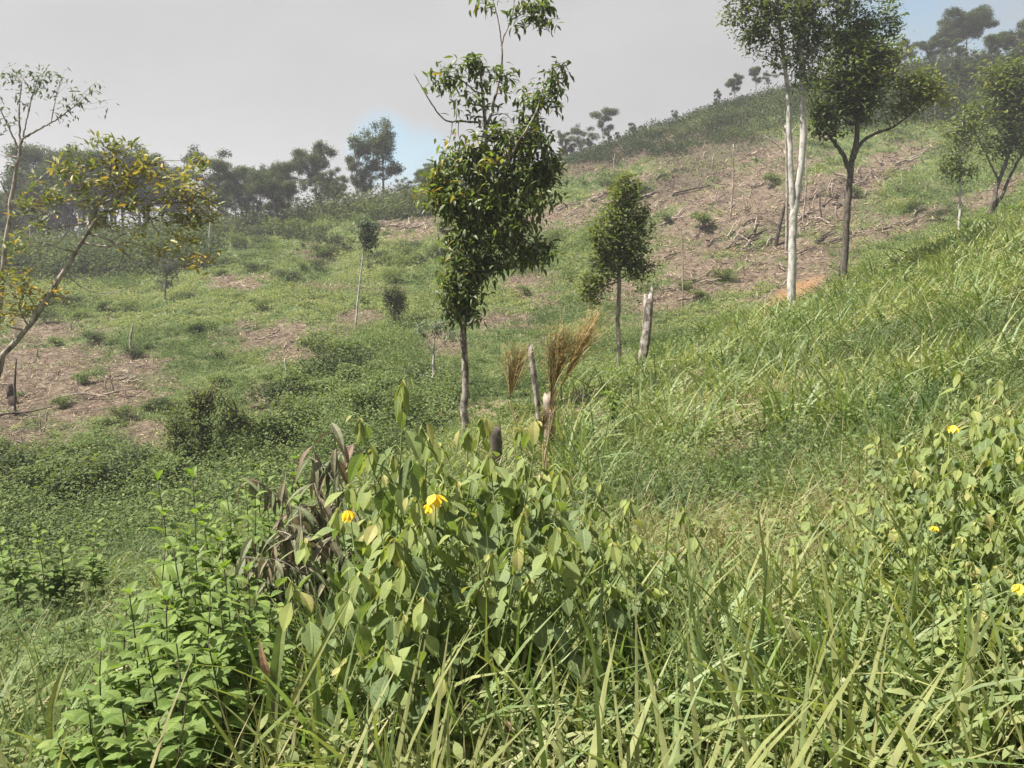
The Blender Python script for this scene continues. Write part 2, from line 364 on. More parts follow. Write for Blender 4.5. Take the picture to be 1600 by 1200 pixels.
LEAFP = [0.02, .55, .95, 1.0, .8, .45, .0]       # ovate
LANCE = [0.05, .7, 1.0, .85, .5, 0]
BLADE = [.75, 1.0, .92, .75, .45, .05]
SHORT = [1.0, .8, .1]
QUAD = [.7, .5]
DIAM = [.1, 1, .08]
def strips(buf, P, az, el, curv, L, Wd, roll, tint, prof, fold=0.0, twist=0.0):
    """batch of curved tapered ribbons (leaves, blades)"""
    n = len(P)
    bc = lambda x: np.broadcast_to(np.asarray(x, float), (n,))
    az, el, curv, L, Wd, roll, tint = map(bc, (az, el, curv, L, Wd, roll, tint))
    prof = np.asarray(prof, float); m = len(prof)
    h = np.stack([np.cos(az), np.sin(az), np.zeros(n)], -1); s0 = np.stack([-np.sin(az), np.cos(az), np.zeros(n)], -1)
    zz = np.array([0, 0, 1.0])
    C = np.zeros((n, m, 3)); C[:, 0] = P
    st = L / (m - 1)
    E = []; NN = []
    for i in range(m):
        th = el + curv * i / (m - 1)
        d = np.cos(th)[:, None] * h + np.sin(th)[:, None] * zz
        nn = -np.sin(th)[:, None] * h + np.cos(th)[:, None] * zz
        if i: C[:, i] = C[:, i - 1] + dprev * st[:, None]
        dprev = np.cos(el + curv * (i + .5) / (m - 1))[:, None] * h + np.sin(el + curv * (i + .5) / (m - 1))[:, None] * zz
        r = roll + twist * i / (m - 1)
        s = np.cos(r)[:, None] * s0 + np.sin(r)[:, None] * nn
        nr = -np.sin(r)[:, None] * s0 + np.cos(r)[:, None] * nn
        E.append(s); NN.append(nr)
    E = np.stack(E, 1); NN = np.stack(NN, 1)
    w = (Wd[:, None] * prof[None] * 0.5)[..., None]
    if fold:
        V = np.stack([C - E * w + NN * w * fold, C, C + E * w + NN * w * fold], 2); k = 3
    else:
        V = np.stack([C - E * w, C + E * w], 2); k = 2
    q = []
    for i in range(m - 1):
        for j in range(k - 1):
            a = i * k + j; q.append([a, a + 1, a + k + 1, a + k])
    q = np.array(q)
    Q = q[None] + (np.arange(n) * m * k)[:, None, None]
    xa = np.zeros((m, k, 2)); xa[:, :, 0] = np.linspace(-1, 1, k)[None]; xa[:, :, 1] = np.linspace(0, 1, m)[:, None]
    buf.add(V, Q, np.repeat(tint, m * k), False, np.tile(xa.reshape(-1, 2), (n, 1)))

def tubes(buf, P, R, ns=5, tint=0.5):
    """batch of tubes: P (n,m,3), R (n,m)"""
    P = np.asarray(P, float); R = np.asarray(R, float)
    n, m, _ = P.shape
    T = np.gradient(P, axis=1); T /= np.linalg.norm(T, axis=2, keepdims=True) + 1e-9
    ref = np.where(np.abs(T[:, :, 2:3]) > 0.85, np.array([1.0, 0, 0]), np.array([0, 0, 1.0]))
    use = (np.abs(T[:, :, 2]).mean(1) > 0.6)[:, None, None]
    ref = np.broadcast_to(np.where(use, np.array([1.0, 0.1, 0]), np.array([0.05, 0.1, 1.0])), P.shape)
    A = np.cross(T, ref); A /= np.linalg.norm(A, axis=2, keepdims=True) + 1e-9
    B = np.cross(T, A)
    an = np.arange(ns) * 2 * PI / ns
    V = P[:, :, None] + R[:, :, None, None] * (np.cos(an)[None, None, :, None] * A[:, :, None] + np.sin(an)[None, None, :, None] * B[:, :, None])
    q = []
    for i in range(m - 1):
        for j in range(ns):
            q.append([i * ns + j, i * ns + (j + 1) % ns, (i + 1) * ns + (j + 1) % ns, (i + 1) * ns + j])
    if ns >= 4:                                    # end caps
        for b0 in (0, (m - 1) * ns):
            for j in range(1, ns - 2, 2): q.append([b0, b0 + j, b0 + j + 1, b0 + min(j + 2, ns - 1)])
            if ns % 2: q.append([b0, b0 + ns - 2, b0 + ns - 1, b0 + ns - 1]) if False else None
    q = np.array(q)
    Q = q[None] + (np.arange(n) * m * ns)[:, None, None]
    buf.add(V, Q, tint, True)

def spline(pts, n):
    """Catmull-Rom through pts, n samples, resampled evenly per segment"""
    p = np.asarray(pts, float)
    if len(p) == 2:
        t = np.linspace(0, 1, n)[:, None]; return p[0] * (1 - t) + p[1] * t
    q = np.vstack([2 * p[0] - p[1], p, 2 * p[-1] - p[-2]])
    t = np.linspace(0, len(p) - 1 - 1e-6, n); i = t.astype(int); f = (t - i)[:, None]
    a, b, c, d = q[i], q[i + 1], q[i + 2], q[i + 3]
    return 0.5 * (2 * b + (c - a) * f + (2 * a - 5 * b + 4 * c - d) * f ** 2 + (3 * b - a - 3 * c + d) * f ** 3)

def tag(o, label=None, cat=None, group=None, kind=None):
    if label: o['label'] = label
    if cat: o['category'] = cat
    if group: o['group'] = group
    if kind: o['kind'] = kind
    return o
def empty(name, loc, label, cat, group=None, rz_=0):
    o = bpy.data.objects.new(name, None); COL.objects.link(o); o.location = loc; o.rotation_euler = (0, 0, rz_)
    o.empty_display_size = 0.2
    return tag(o, label, cat, group)
def copy_tree(o, loc, rz_=0, sc=(1, 1, 1), label=None, group=None):
    c = o.copy(); COL.objects.link(c); c.location = loc; c.rotation_euler = (0, 0, rz_); c.scale = sc
    if label: c['label'] = label
    if group: c['group'] = group
    for ch in [k for k in o.children]:
        d = ch.copy(); COL.objects.link(d); d.parent = c
    return c
def U(a, b, n=None): return RNG.uniform(a, b, n)

# ------------------------------------------------------------------ ground sheet
def make_ground():
    Yf = np.concatenate([np.linspace(-14, 1.4, 12), np.exp(np.linspace(math.log(1.6), math.log(415), 430))])
    t = np.concatenate([np.linspace(-1.9, -0.8, 40)[:-1], np.linspace(-0.8, 0.8, 330), np.linspace(0.8, 1.9, 40)[1:]])
    w = np.maximum(Yf, 0) + 5 * np.exp(-np.maximum(Yf, 0) / 6) + 1
    X = t[None] * w[:, None]; Y = np.repeat(Yf[:, None], len(t), 1); Z = ht(X, Y)
    b = Buf(); nr, nc = X.shape
    idx = np.arange(nr * nc).reshape(nr, nc)
    Q = np.stack([idx[:-1, :-1], idx[:-1, 1:], idx[1:, 1:], idx[1:, :-1]], -1)
    b.add(np.stack([X, Y, Z], -1), Q, 0.5, True)
    o = b.build('ground', M['ground']); tag(o, 'grassy hillside with bare brown burnt patches and orange soil', None, None, 'structure')
    ms = masks(X.ravel(), Y.ravel(), Z.ravel())
    for nme, a in zip(('bare', 'orange', 'litter', 'maroon'), ms):
        at = o.data.attributes.new(nme, 'FLOAT', 'POINT'); at.data.foreach_set('value', a.astype(np.float32))
make_ground()

# ------------------------------------------------------------------ trees
def skeleton(paths, Y, ztop=None):
    """paths: list of lists (u,v,r_px[,dY]); -> list of (points, radii)"""
    out = []
    for p in paths:
        P = []; R = []
        for q in p:
            d = q[3] if len(q) > 3 else 0
            P.append(W(q[0], q[1], Y + d)); R.append(q[2] * (Y + d) / F)
        out.append((np.array(P), np.array(R)))
    return out
def grow(tb, cb, sk, blobs, Y, leaf, trunk_ns=9, dead_twigs=0, seg=26, wob=0.25):
    """tb: trunk buffer, cb: crown buffer; leaf: dict(L,W,k,prof,fold,el,droop,tint)"""
    SK = []; SR = []
    for P, R in sk:
        c = spline(P, seg); r = np.interp(np.linspace(0, 1, seg), np.linspace(0, 1, len(R)), R)
        j = RNG.normal(0, 1, c.shape) * (r * wob)[:, None]; j[0] = 0; c = c + j
        r = r * U(.93, 1.07, seg)
        tubes(tb, c[None], r[None], trunk_ns); SK.append(c[2:]); SR.append(r[2:])
    SK = np.vstack(SK); SR = np.concatenate(SR)
    cen = []; bt = []
    for bl in blobs:
        u, v, ru, rv_, n = bl[:5]
        t0 = bl[5] if len(bl) > 5 else 0.5
        c0 = W(u, v, Y); s = Y / F
        d = RNG.normal(0, 1, (n, 3)); d /= np.linalg.norm(d, axis=1, keepdims=True); d *= (U(0, 1, n) ** (1 / 2.2))[:, None]
        cen.append(c0 + d * np.array([ru * s, 0.8 * min(ru, rv_ * 1.3) * s, rv_ * s])); bt.append(np.full(n, t0))
    if not cen: return
    cen = np.vstack(cen); bt = np.concatenate(bt); n = len(cen)
    D = np.linalg.norm(cen[:, None] - SK[None], axis=2) + 0.5 * np.maximum(0, SK[None, :, 2] - cen[:, None, 2])
    k = D.argmin(1); A = SK[k]; r0 = np.minimum(SR[k] * 0.5, 0.0035 * Y / 2)
    # second-level: hook some clumps to other clumps nearer the skeleton
    m = 6; t = np.linspace(0, 1, m)[None, :, None]
    mid = (A + cen) / 2 + RNG.normal(0, .12, (n, 3)) * np.linalg.norm(cen - A, axis=1)[:, None] - np.array([0, 0, .08]) * np.linalg.norm(cen - A, axis=1)[:, None]
    P = (1 - t) ** 2 * A[:, None] + 2 * t * (1 - t) * mid[:, None] + t ** 2 * cen[:, None]
    R = np.linspace(1, .35, m)[None] * r0[:, None]
    tubes(tb, P, R, 4)
    kk = leaf['k']; nl = n * kk
    base = np.repeat(cen, kk, 0); B0 = np.repeat(P[:, -3], kk, 0)
    f = U(0, 1, nl)[:, None]
    pos = B0 * (1 - f) + base * f + RNG.normal(0, leaf.get('spread', .06), (nl, 3))
    az = U(0, 2 * PI, nl); el = U(*leaf.get('el', (-.9, .7)), nl)
    tint = np.clip(np.repeat(bt + RNG.normal(0, .1, n), kk) + RNG.normal(0, .17, nl), 0, 1)
    tint = np.where(U(0, 1, nl) < leaf.get('odd', .02), 1.0, tint)
    L = leaf['L'] * U(.65, 1.25, nl)
    strips(cb, pos, az, el, U(-1.1, -.1, nl) * leaf.get('droop', 1), L, L * leaf['W'], U(-.7, .7, nl), tint, leaf.get('prof', DIAM), leaf.get('fold', 0))
def pixel_tree(name, label, Y, paths, blobs, leaf, bark, leafmat, cat='tree', group=None, crown='crown', trunk='trunk', ns=9, wob=.25):
    sk = skeleton(paths, Y)
    # run the trunk down into the ground
    p0 = sk[0][0][0]; g = float(ht(p0[0], p0[1]))
    if p0[2] > g - .05:
        sk[0] = (np.vstack([[p0[0], p0[1], g - .15], sk[0][0]]), np.concatenate([[sk[0][1][0] * 1.25], sk[0][1]])) if p0[2] - g > .15 else \
                (np.vstack([[p0[0], p0[1], g - .15], sk[0][0][1:]]), sk[0][1])
    base = (float(p0[0]), float(p0[1]), g)
    root = empty(name, base, label, cat, group)
    tb, cb = Buf(), Buf()
    grow(tb, cb, sk, blobs, Y, leaf, ns, wob=wob)
    tb.build(trunk, M[bark], root, base)
    if cb.n: cb.build(crown, M[leafmat], root, base)
    return root

# central tree
pixel_tree('broadleaf_tree', 'slender tree with glossy dark leaves and mottled trunk in the middle of the clearing', 12.6,
 [[(727, 645, 6), (726, 560, 5.5), (727, 505, 5), (735, 430, 4.6), (745, 350, 4), (757, 250, 3.4), (757, 180, 3), (750, 110, 1.4), (748, 92, .8)],
  [(728, 510, 3), (712, 480, 2), (700, 455, 1.2)],
  [(745, 350, 3), (780, 300, 2.4), (800, 240, 2, -.3), (835, 180, 1.4, -.4), (850, 130, 1)],
  [(757, 210, 2.4), (772, 160, 2, .3), (784, 100, 1.5, .4), (785, 65, 1.2, .4), (800, 25, 1, .4), (806, -30, .7, .4)],
  [(785, 75, 1), (778, 30, .8), (765, -20, .6)], [(750, 150, 1.4), (720, 125, 1), (695, 118, .6)], [(835, 180, 1.2), (862, 150, .9), (870, 120, .5)], [(800, 25, .8), (840, 10, .6), (875, 30, .4)], [(800, 30, .8), (830, 15, .6), (860, 0, .4)],
  [(750, 192, 1.8), (725, 190, 1.5), (695, 187, 1.2), (672, 158, 1), (645, 112, .6)],
  [(740, 380, 2), (790, 370, 1.6), (840, 385, 1)], [(745, 330, 2), (700, 310, 1.5), (670, 290, .9)], [(780, 300, 1.5), (840, 290, 1), (870, 320, .6)]],
 [(718, 440, 42, 52, 74, .5), (735, 385, 55, 40, 70, .55), (730, 315, 66, 42, 84, .65), (808, 318, 64, 50, 84, .5), (822, 250, 56, 46, 78, .5), (745, 250, 66, 40, 72, .72), (770, 350, 70, 36, 44, .5), (800, 400, 50, 22, 30, .4),
  (690, 300, 34, 40, 46, .65), (735, 150, 46, 42, 14, .45), (840, 165, 36, 42, 15, .45), (805, 208, 50, 32, 30, .45), (858, 260, 18, 60, 16, .35), (845, 395, 38, 20, 14, .35),
  (722, 485, 30, 22, 18, .35), (690, 125, 22, 18, 7, .35), (720, 100, 26, 16, 8, .35), (800, 120, 30, 16, 7, .35), (860, 130, 22, 26, 10, .4), (830, 30, 44, 26, 12, .3), (845, 12, 28, 22, 6, .3), (775, 5, 38, 14, 4, .3), (742, 95, 14, 9, 5, .3), (876, 98, 10, 8, 2, .3), (705, 245, 30, 22, 12, .5)],
 dict(L=.15, W=.32, k=12, prof=LANCE, fold=.3, el=(-1.1, .6), spread=.07, droop=1.2, odd=.03), 'bark_mottled', 'glossy', ns=10)

# slim tree right of the centre
pixel_tree('small_tree', 'small bushy green tree on a thin dark trunk left of the upright stump', 20.5,
 [[(967, 572, 3.8), (966, 500, 3.4), (968, 430, 3), (970, 360, 2.4), (975, 290, 1.2)], [(968, 430, 2), (945, 405, 1.5), (930, 380, 1)], [(968, 440, 1.6), (935, 450, 1), (918, 460, .6)],
  [(968, 420, 2), (990, 385, 1.4), (1000, 350, .8)], [(968, 436, 1.5), (1000, 420, 1), (1025, 415, .6)]],
 [(975, 302, 28, 32, 80, .7), (952, 360, 40, 42, 140, .68), (988, 350, 34, 52, 130, .45), (926, 440, 26, 46, 90, .66), (990, 400, 32, 28, 60, .5), (955, 405, 44, 24, 70, .55), (1005, 425, 24, 24, 30, .6)],
 dict(L=.12, W=.42, k=14, spread=.09, el=(-.6, 1.0)), 'bark_grey', 'tree_leaf', ns=8)

# pale-trunked tall tree on the right
pixel_tree('tall_pale_tree', 'tallest tree, white twin stems rising out of frame beside the orange soil', 25.5,
 [[(1237, 486, 7), (1238, 420, 6.4), (1240, 350, 6), (1246, 300, 5.4), (1254, 220, 5), (1253, 130, 4.4), (1250, 60, 3.8), (1248, 0, 3), (1250, -70, 2)],
  [(1240, 345, 4.6), (1236, 280, 4.2), (1233, 210, 3.8), (1230, 140, 3.2), (1222, 70, 2.6), (1214, 10, 2), (1205, -40, 1)],
  [(1222, 75, 1.8), (1195, 45, 1.3), (1165, 25, .8)], [(1252, 100, 2), (1290, 60, 1.6), (1320, 20, 1.2), (1340, -20, .8)], [(1216, 30, 1.5), (1170, 0, 1), (1140, -20, .6)], [(1290, 60, 1.3), (1340, 45, 1), (1385, 30, .5)],
  [(1253, 150, 1.4), (1268, 130, .8)], [(1230, 110, 1.3), (1200, 95, .7)]],
 [(1165, 15, 42, 44, 70, .55), (1205, 20, 45, 46, 90, .5), (1255, 20, 50, 55, 120, .4), (1190, 62, 28, 18, 26, .5), (1240, 80, 34, 34, 40, .4), (1310, 0, 55, 40, 95, .35), (1290, 50, 40, 40, 75, .3), (1180, -45, 70, 30, 50, .5), (1280, -50, 80, 35, 90, .4),
  (1370, 25, 45, 32, 42, .4), (1258, 110, 26, 50, 44, .35), (1340, 50, 36, 24, 40, .2), (1215, 90, 16, 20, 10, .45), (1400, 45, 18, 12, 12, .45), (1160, 60, 10, 14, 8, .5)],
 dict(L=.16, W=.4, k=13, spread=.14, el=(-.8, .8)), 'bark_pale', 'tree_leaf', ns=10, wob=.12)

# dark forked tree
pixel_tree('forked_tree', 'dark forked tree with dense low crown standing right of the white-stemmed tree', 30,
 [[(1316, 443, 6.5), (1320, 400, 5.2), (1322, 350, 5), (1326, 300, 5), (1330, 262, 4.6), (1338, 220, 4), (1340, 160, 3), (1342, 100, 2), (1340, 60, 1)],
  [(1328, 268, 4), (1316, 240, 3.2), (1300, 218, 2.6), (1284, 200, 2)], [(1334, 248, 3.4), (1346, 222, 2.8), (1370, 208, 2.2), (1398, 197, 1.8), (1430, 172, 1.2), (1450, 155, .6)], [(1314, 442, 3), (1312, 425, 2), (1311, 415, 1)]],
 [(1298, 135, 46, 60, 170, .3), (1340, 115, 55, 60, 170, .5), (1290, 190, 30, 22, 50, .3), (1345, 165, 48, 30, 70, .45), (1400, 120, 52, 40, 120, .72), (1445, 138, 40, 26, 56, .85), (1385, 80, 44, 26, 60, .6), (1330, 65, 50, 30, 90, .4), (1415, 165, 36, 16, 20, .7), (1480, 155, 12, 8, 4, .95)],
 dict(L=.19, W=.42, k=13, spread=.16, el=(-.8, .8)), 'bark_dark', 'tree_leaf', ns=10, wob=.12)

pixel_tree('bushy_tree', 'broad bushy tree with leaning double trunk at the right edge', 47,
 [[(1548, 332, 3.6), (1556, 300, 3.2), (1566, 268, 3), (1576, 240, 2.4), (1590, 190, 1.6), (1595, 120, 1)], [(1550, 330, 2.6), (1568, 300, 2.4), (1582, 268, 2.2), (1600, 235, 1.8), (1620, 190, 1)], [(1562, 285, 1.8), (1540, 240, 1), (1520, 200, .6)]],
 [(1590, 130, 55, 50, 150, .55), (1560, 175, 44, 40, 90, .5), (1620, 170, 50, 60, 120, .4), (1590, 215, 60, 30, 90, .35), (1545, 120, 26, 26, 36, .65), (1560, 232, 36, 16, 24, .5)],
 dict(L=.28, W=.42, k=12, spread=.25, el=(-.7, .8)), 'bark_dark', 'tree_leaf', ns=7)
pixel_tree('young_tree', 'young tree with thin white trunk and sparse tiers, left of the leaning double trunk', 40,
 [[(1497, 372, 2.2), (1500, 320, 2), (1500, 270, 1.6), (1503, 220, 1.2), (1505, 175, .6)], [(1500, 275, 1.2), (1478, 270, .8), (1468, 275, .5)], [(1500, 272, 1.2), (1520, 265, .7)]],
 [(1500, 265, 34, 12, 44, .55), (1515, 215, 24, 24, 36, .65), (1480, 245, 22, 12, 20, .65), (1510, 180, 20, 20, 26, .65), (1490, 205, 22, 14, 18, .7)],
 dict(L=.22, W=.42, k=11, spread=.18), 'bark_pale', 'tree_leaf', ns=7)

# left: yellowing spreading tree, thin pale tree
YT = 14
pixel_tree('yellowing_tree', 'spreading tree with yellow-green leaves and bare twigs leaning in at the left edge', YT,
 [[(-90, 800, 8), (-45, 700, 5.6), (-12, 600, 5), (10, 548, 4.4), (45, 510, 4), (70, 470, 3.7), (100, 425, 3.3), (132, 370, 2.9), (152, 340, 2.4), (185, 322, 2.2), (225, 318, 1.6), (290, 316, 1)],
  [(138, 352, 2.6), (165, 300, 2), (175, 250, 1.4), (180, 225, .8)], [(140, 365, 2.2), (170, 375, 1.8), (195, 395, 1.5), (230, 425, 1)], [(132, 380, 2), (170, 385, 1.4), (210, 380, .8), (285, 415, .6)],
  [(150, 345, 2), (110, 352, 1.4), (75, 358, .8)], [(160, 320, 1.8), (210, 290, 1.3), (260, 275, .9)], [(120, 395, 1.6), (85, 385, 1.1), (60, 378, .7)], [(200, 320, 1.4), (250, 345, 1), (320, 350, .7)],
  [(45, 512, 1.6), (30, 480, 1.2), (40, 455, .8)], [(98, 425, 1.2), (140, 455, .8), (190, 458, .5)], [(150, 345, 1.4), (120, 320, .9), (70, 320, .5)], [(175, 375, 1.2), (200, 365, .8), (240, 372, .5)], [(195, 395, 1), (180, 420, .7), (150, 430, .4)], [(225, 318, 1.1), (245, 360, .8), (275, 372, .5)], [(210, 290, 1), (240, 255, .7), (290, 250, .4)], [(110, 352, .9), (90, 380, .6), (50, 385, .4)], [(165, 300, 1.2), (130, 270, .9), (100, 262, .6)]],
 [(150, 270, 95, 34, 34, .55), (235, 280, 85, 38, 46, .65), (305, 300, 44, 40, 36, .55), (215, 330, 90, 26, 20, .5), (260, 375, 85, 34, 26, .7), (90, 290, 70, 30, 24, .3), (200, 240, 50, 18, 10, .3), (50, 330, 60, 24, 12, .35),
  (110, 330, 90, 40, 16, .35), (60, 465, 60, 22, 18, .85), (10, 480, 40, 30, 14, .75), (30, 430, 50, 24, 14, .6), (150, 230, 50, 20, 10, .3),
  (300, 340, 46, 24, 18, .6), (315, 400, 34, 26, 9, .8), (190, 345, 60, 18, 10, .55), (20, 385, 26, 30, 8, .4), (320, 260, 20, 16, 6, .4)],
 dict(L=.15, W=.3, k=8, prof=LANCE, fold=.25, el=(-.2, 1.2), spread=.06, odd=.05), 'bark_grey', 'yellow_leaf', ns=9)
pixel_tree('slender_pale_tree', 'slender pale tree with airy umbrella of small leaves, against the sky at the left edge', 17,
 [[(-20, 720, 5.5), (-12, 600, 5), (0, 470, 4.4), (10, 380, 3.6), (20, 300, 3), (30, 240, 2.4), (34, 218, 2.2)], [(34, 218, 1.8), (55, 205, 1.4), (88, 187, 1), (118, 165, .6)], [(32, 225, 1.6), (30, 170, 1.2), (34, 130, .7)], [(30, 235, 1.6), (14, 200, 1.2), (-5, 160, .7)],
  [(36, 214, 1.2), (48, 160, .9), (60, 120, .5)], [(80, 190, .8), (88, 150, .5)], [(18, 320, 1.4), (4, 290, 1), (-10, 270, .6)], [(12, 370, 1.2), (40, 330, .8), (60, 318, .5)]],
 [(30, 115, 45, 10, 14, .5), (85, 118, 40, 14, 14, .5), (110, 150, 22, 16, 9, .5), (40, 145, 55, 18, 16, .5), (10, 170, 22, 30, 9, .5), (150, 128, 16, 7, 4, .5), (172, 160, 9, 8, 2, .5), (100, 180, 30, 10, 5, .5), (5, 240, 12, 24, 4, .5)],
 dict(L=.13, W=.32, k=6, prof=DIAM, spread=.09, el=(-.8, .3)), 'bark_grey', 'small_leaf', ns=8)

# trees and saplings standing on the far slope
def far_tree(name, label, u, v, paths, blobs, leaf, bark, lm, group=None, cat='tree', ns=6):
    x, y, z = on_ground(u, v, 15)
    pixel_tree(name, label, y, paths, blobs, leaf, bark, lm, cat, group, ns=ns)
far_tree('young_tree', 'thin white-stemmed young tree with round grey-green top, near the brown patch on the far slope', 556, 516,
 [[(556, 516, 1.9), (559, 470, 1.6), (565, 420, 1.4), (570, 380, 1.2), (574, 345, .8)]], [(573, 358, 20, 18, 90, .6), (577, 378, 14, 14, 40, .5)],
 dict(L=.22, W=.4, k=9, spread=.14), 'bark_pale', 'small_leaf')
far_tree('leafy_column_bush', 'dark leafy bush on a bushy stem casting a shadow, left of the central tree', 617, 520,
 [[(617, 522, 3.5), (617, 490, 3), (616, 455, 2)]], [(614, 462, 22, 15, 120, .25), (622, 478, 14, 12, 50, .2), (616, 505, 12, 16, 50, .35)],
 dict(L=.16, W=.45, k=10, spread=.14), 'bark_grey', 'tree_leaf', cat='bush')
far_tree('twiggy_young_tree', 'pale twiggy young tree with thin grey-green crown just left of the central trunk', 676, 612,
 [[(676, 612, 2.4), (677, 580, 2.2), (678, 545, 1.8), (682, 515, 1.1)], [(678, 555, 1.2), (660, 525, .8), (652, 508, .5)], [(679, 548, 1), (700, 530, .7), (712, 515, .4)]],
 [(680, 508, 34, 16, 60, .8), (655, 520, 12, 14, 16, .7), (705, 525, 16, 12, 20, .7), (668, 600, 14, 24, 26, .3)],
 dict(L=.11, W=.35, k=8, spread=.12), 'bark_pale', 'small_leaf')
far_tree('dry_twiggy_tree', 'short half-dry tree with grey twigs and a dark shadow beside it on the left slope', 258, 470,
 [[(257, 472, 2), (258, 450, 1.8), (262, 425, 1.2)], [(258, 455, 1), (245, 435, .6)], [(259, 450, 1), (275, 430, .6)]],
 [(262, 415, 22, 20, 110, .35), (258, 440, 12, 14, 20, .4)], dict(L=.2, W=.3, k=8, spread=.2), 'bark_grey', 'scrub')
x, y, z = on_ground(322, 738, 15)
pixel_tree('round_bush', 'big round dark green bush with an orange leaf, low on the left slope', y,
 [[(322, 742, 4), (318, 700, 3), (310, 650, 2)], [(322, 735, 3), (290, 690, 2), (270, 660, 1)], [(324, 735, 3), (350, 690, 2), (375, 655, 1)], [(285, 690, 1.5), (272, 700, 1)]],
 [(322, 712, 52, 22, 60, .35), (316, 618, 44, 26, 80, .7), (285, 655, 36, 34, 80, .55), (352, 645, 36, 32, 80, .6), (325, 685, 56, 26, 70, .4), (388, 665, 18, 24, 26, .6), (262, 690, 22, 24, 26, .6), (340, 605, 18, 12, 10, .7)],
 dict(L=.10, W=.42, k=13, spread=.09, el=(-1, .5)), 'bark_dark', 'tree_leaf', cat='bush', ns=6)

# ------------------------------------------------------------------ generic world-size trees and bushes (copied)
def proto_tree(name, h, cw, tiers, dens, lm, bark, L=.32, flat=.35, lean=0.05, bushy=False, clear=.45):
    """returns root at origin (height h, crown width cw)"""
    root = empty(name, (0, 0, 0), 'x', 'tree')
    tb, cb = Buf(), Buf()
    top = np.array([U(-lean, lean) * h, U(-lean, lean) * h, h * .92])
    mid = np.array([U(-lean, lean) * h * .5, U(-lean, lean) * h * .5, h * .5])
    sk = [(np.array([[0, 0, -.4], mid, top]), np.array([h * .016, h * .011, h * .005]))]
    bl = []
    for i in range(tiers):
        f = clear + (1 - clear) * (i + .6) / tiers
        rad = cw * .5 * (1.15 - abs(f - (clear + 1) / 2 * 1.05) * 1.1) * U(.6, 1.15)
        for j in range(random.choice([3, 4, 5, 6])):
            a = U(0, 2 * PI); o = rad * U(.2, 1.0)
            c = np.array([math.cos(a) * o, math.sin(a) * o, h * f + U(-.07, .06) * h])
            bl.append((c, rad * U(.16, .42), rad * flat * U(.35, .9)))
            att_ = spline(np.array([[0, 0, 0], mid, top]), 20)[int(min(19, max(2, (f - .15) * 19)))]
            sk.append((np.array([att_, (att_ + c) / 2 + np.array([0, 0, -.03 * h]), c]), np.array([h * .006, h * .004, h * .002])))
    SK = []
    for P, R in sk:
        c = spline(P, 12); tubes(tb, c[None], np.interp(np.linspace(0, 1, 12), np.linspace(0, 1, len(R)), R)[None], 5)
    for c, rx, rz2 in bl:
        n = int(dens * rx * rx / (cw * cw) * 34) + 7
        d = RNG.normal(0, 1, (n, 3)); d /= np.linalg.norm(d, axis=1, keepdims=True); d *= (U(0, 1, n) ** .5)[:, None]
        cen = c + d * np.array([rx, rx, rz2]); k = 7
        pos = np.repeat(cen, k, 0) + RNG.normal(0, L * .7, (n * k, 3)); nl = len(pos)
        LL = L * U(.6, 1.3, nl); t0 = U(.25, .75)
        strips(cb, pos, U(0, 2 * PI, nl), U(-.8, .8, nl), U(-.8, 0, nl), LL, LL * .5, U(-.8, .8, nl), np.clip(t0 + RNG.normal(0, .18, nl), 0, 1), DIAM)
    tb.build('trunk', M[bark], root); cb.build('crown', M[lm], root)
    root['h'] = h
    return root
def proto_bush(name, h, w, n, lm, L=.16, cat='bush', stems=5, bark='bark_dark'):
    root = empty(name, (0, 0, 0), 'x', cat)
    tb, cb = Buf(), Buf()
    ends = []
    for i in range(stems):
        a = U(0, 2 * PI); r = w * .5 * U(.15, .95)
        ends.append([math.cos(a) * r, math.sin(a) * r, h * U(.35, .9)])
        c = spline(np.array([[0, 0, -.1], [ends[-1][0] * .4, ends[-1][1] * .4, h * .4], ends[-1]]), 8)
        tubes(tb, c[None], np.linspace(.02, .008, 8)[None] * max(1, h / 1.5), 4)
    for e in ends + [[0, 0, h * .6]]:
        k = n // (stems + 1)
        d = RNG.normal(0, 1, (k, 3)); d /= np.linalg.norm(d, axis=1, keepdims=True); d *= (U(.3, 1, k) ** .6)[:, None]
        pos = np.array(e) * np.array([1, 1, .8]) + d * np.array([w * .22, w * .22, h * .26]) * U(.6, 1.2); pos[:, 2] = np.maximum(pos[:, 2], .05)
        LL = L * U(.6, 1.3, k)
        strips(cb, pos, U(0, 2 * PI, k), U(-.7, .9, k), U(-.9, 0, k), LL, LL * .48, U(-.8, .8, k), np.clip(U(.3, .7) + RNG.normal(0, .16, k), 0, 1), DIAM)
    tb.build('stem', M[bark], root); cb.build('foliage', M[lm], root)
    root['h'] = h
    return root
used = set()
def place(proto, x, y, h, label, group=None, w=None, name=None, dz=0.0):
    s = h / proto['h']; sx = s if w is None else w
    z = float(ht(x, y)) - dz
    rzv = U(0, 2 * PI)
    if proto.name not in used:
        used.add(proto.name); proto.location = (x, y, z); proto.rotation_euler = (0, 0, rzv); proto.scale = (sx, sx, s)
        proto['label'] = label
        if group: proto['group'] = group
        return proto
    return copy_tree(proto, (x, y, z), rzv, (sx, sx, s), label, group)

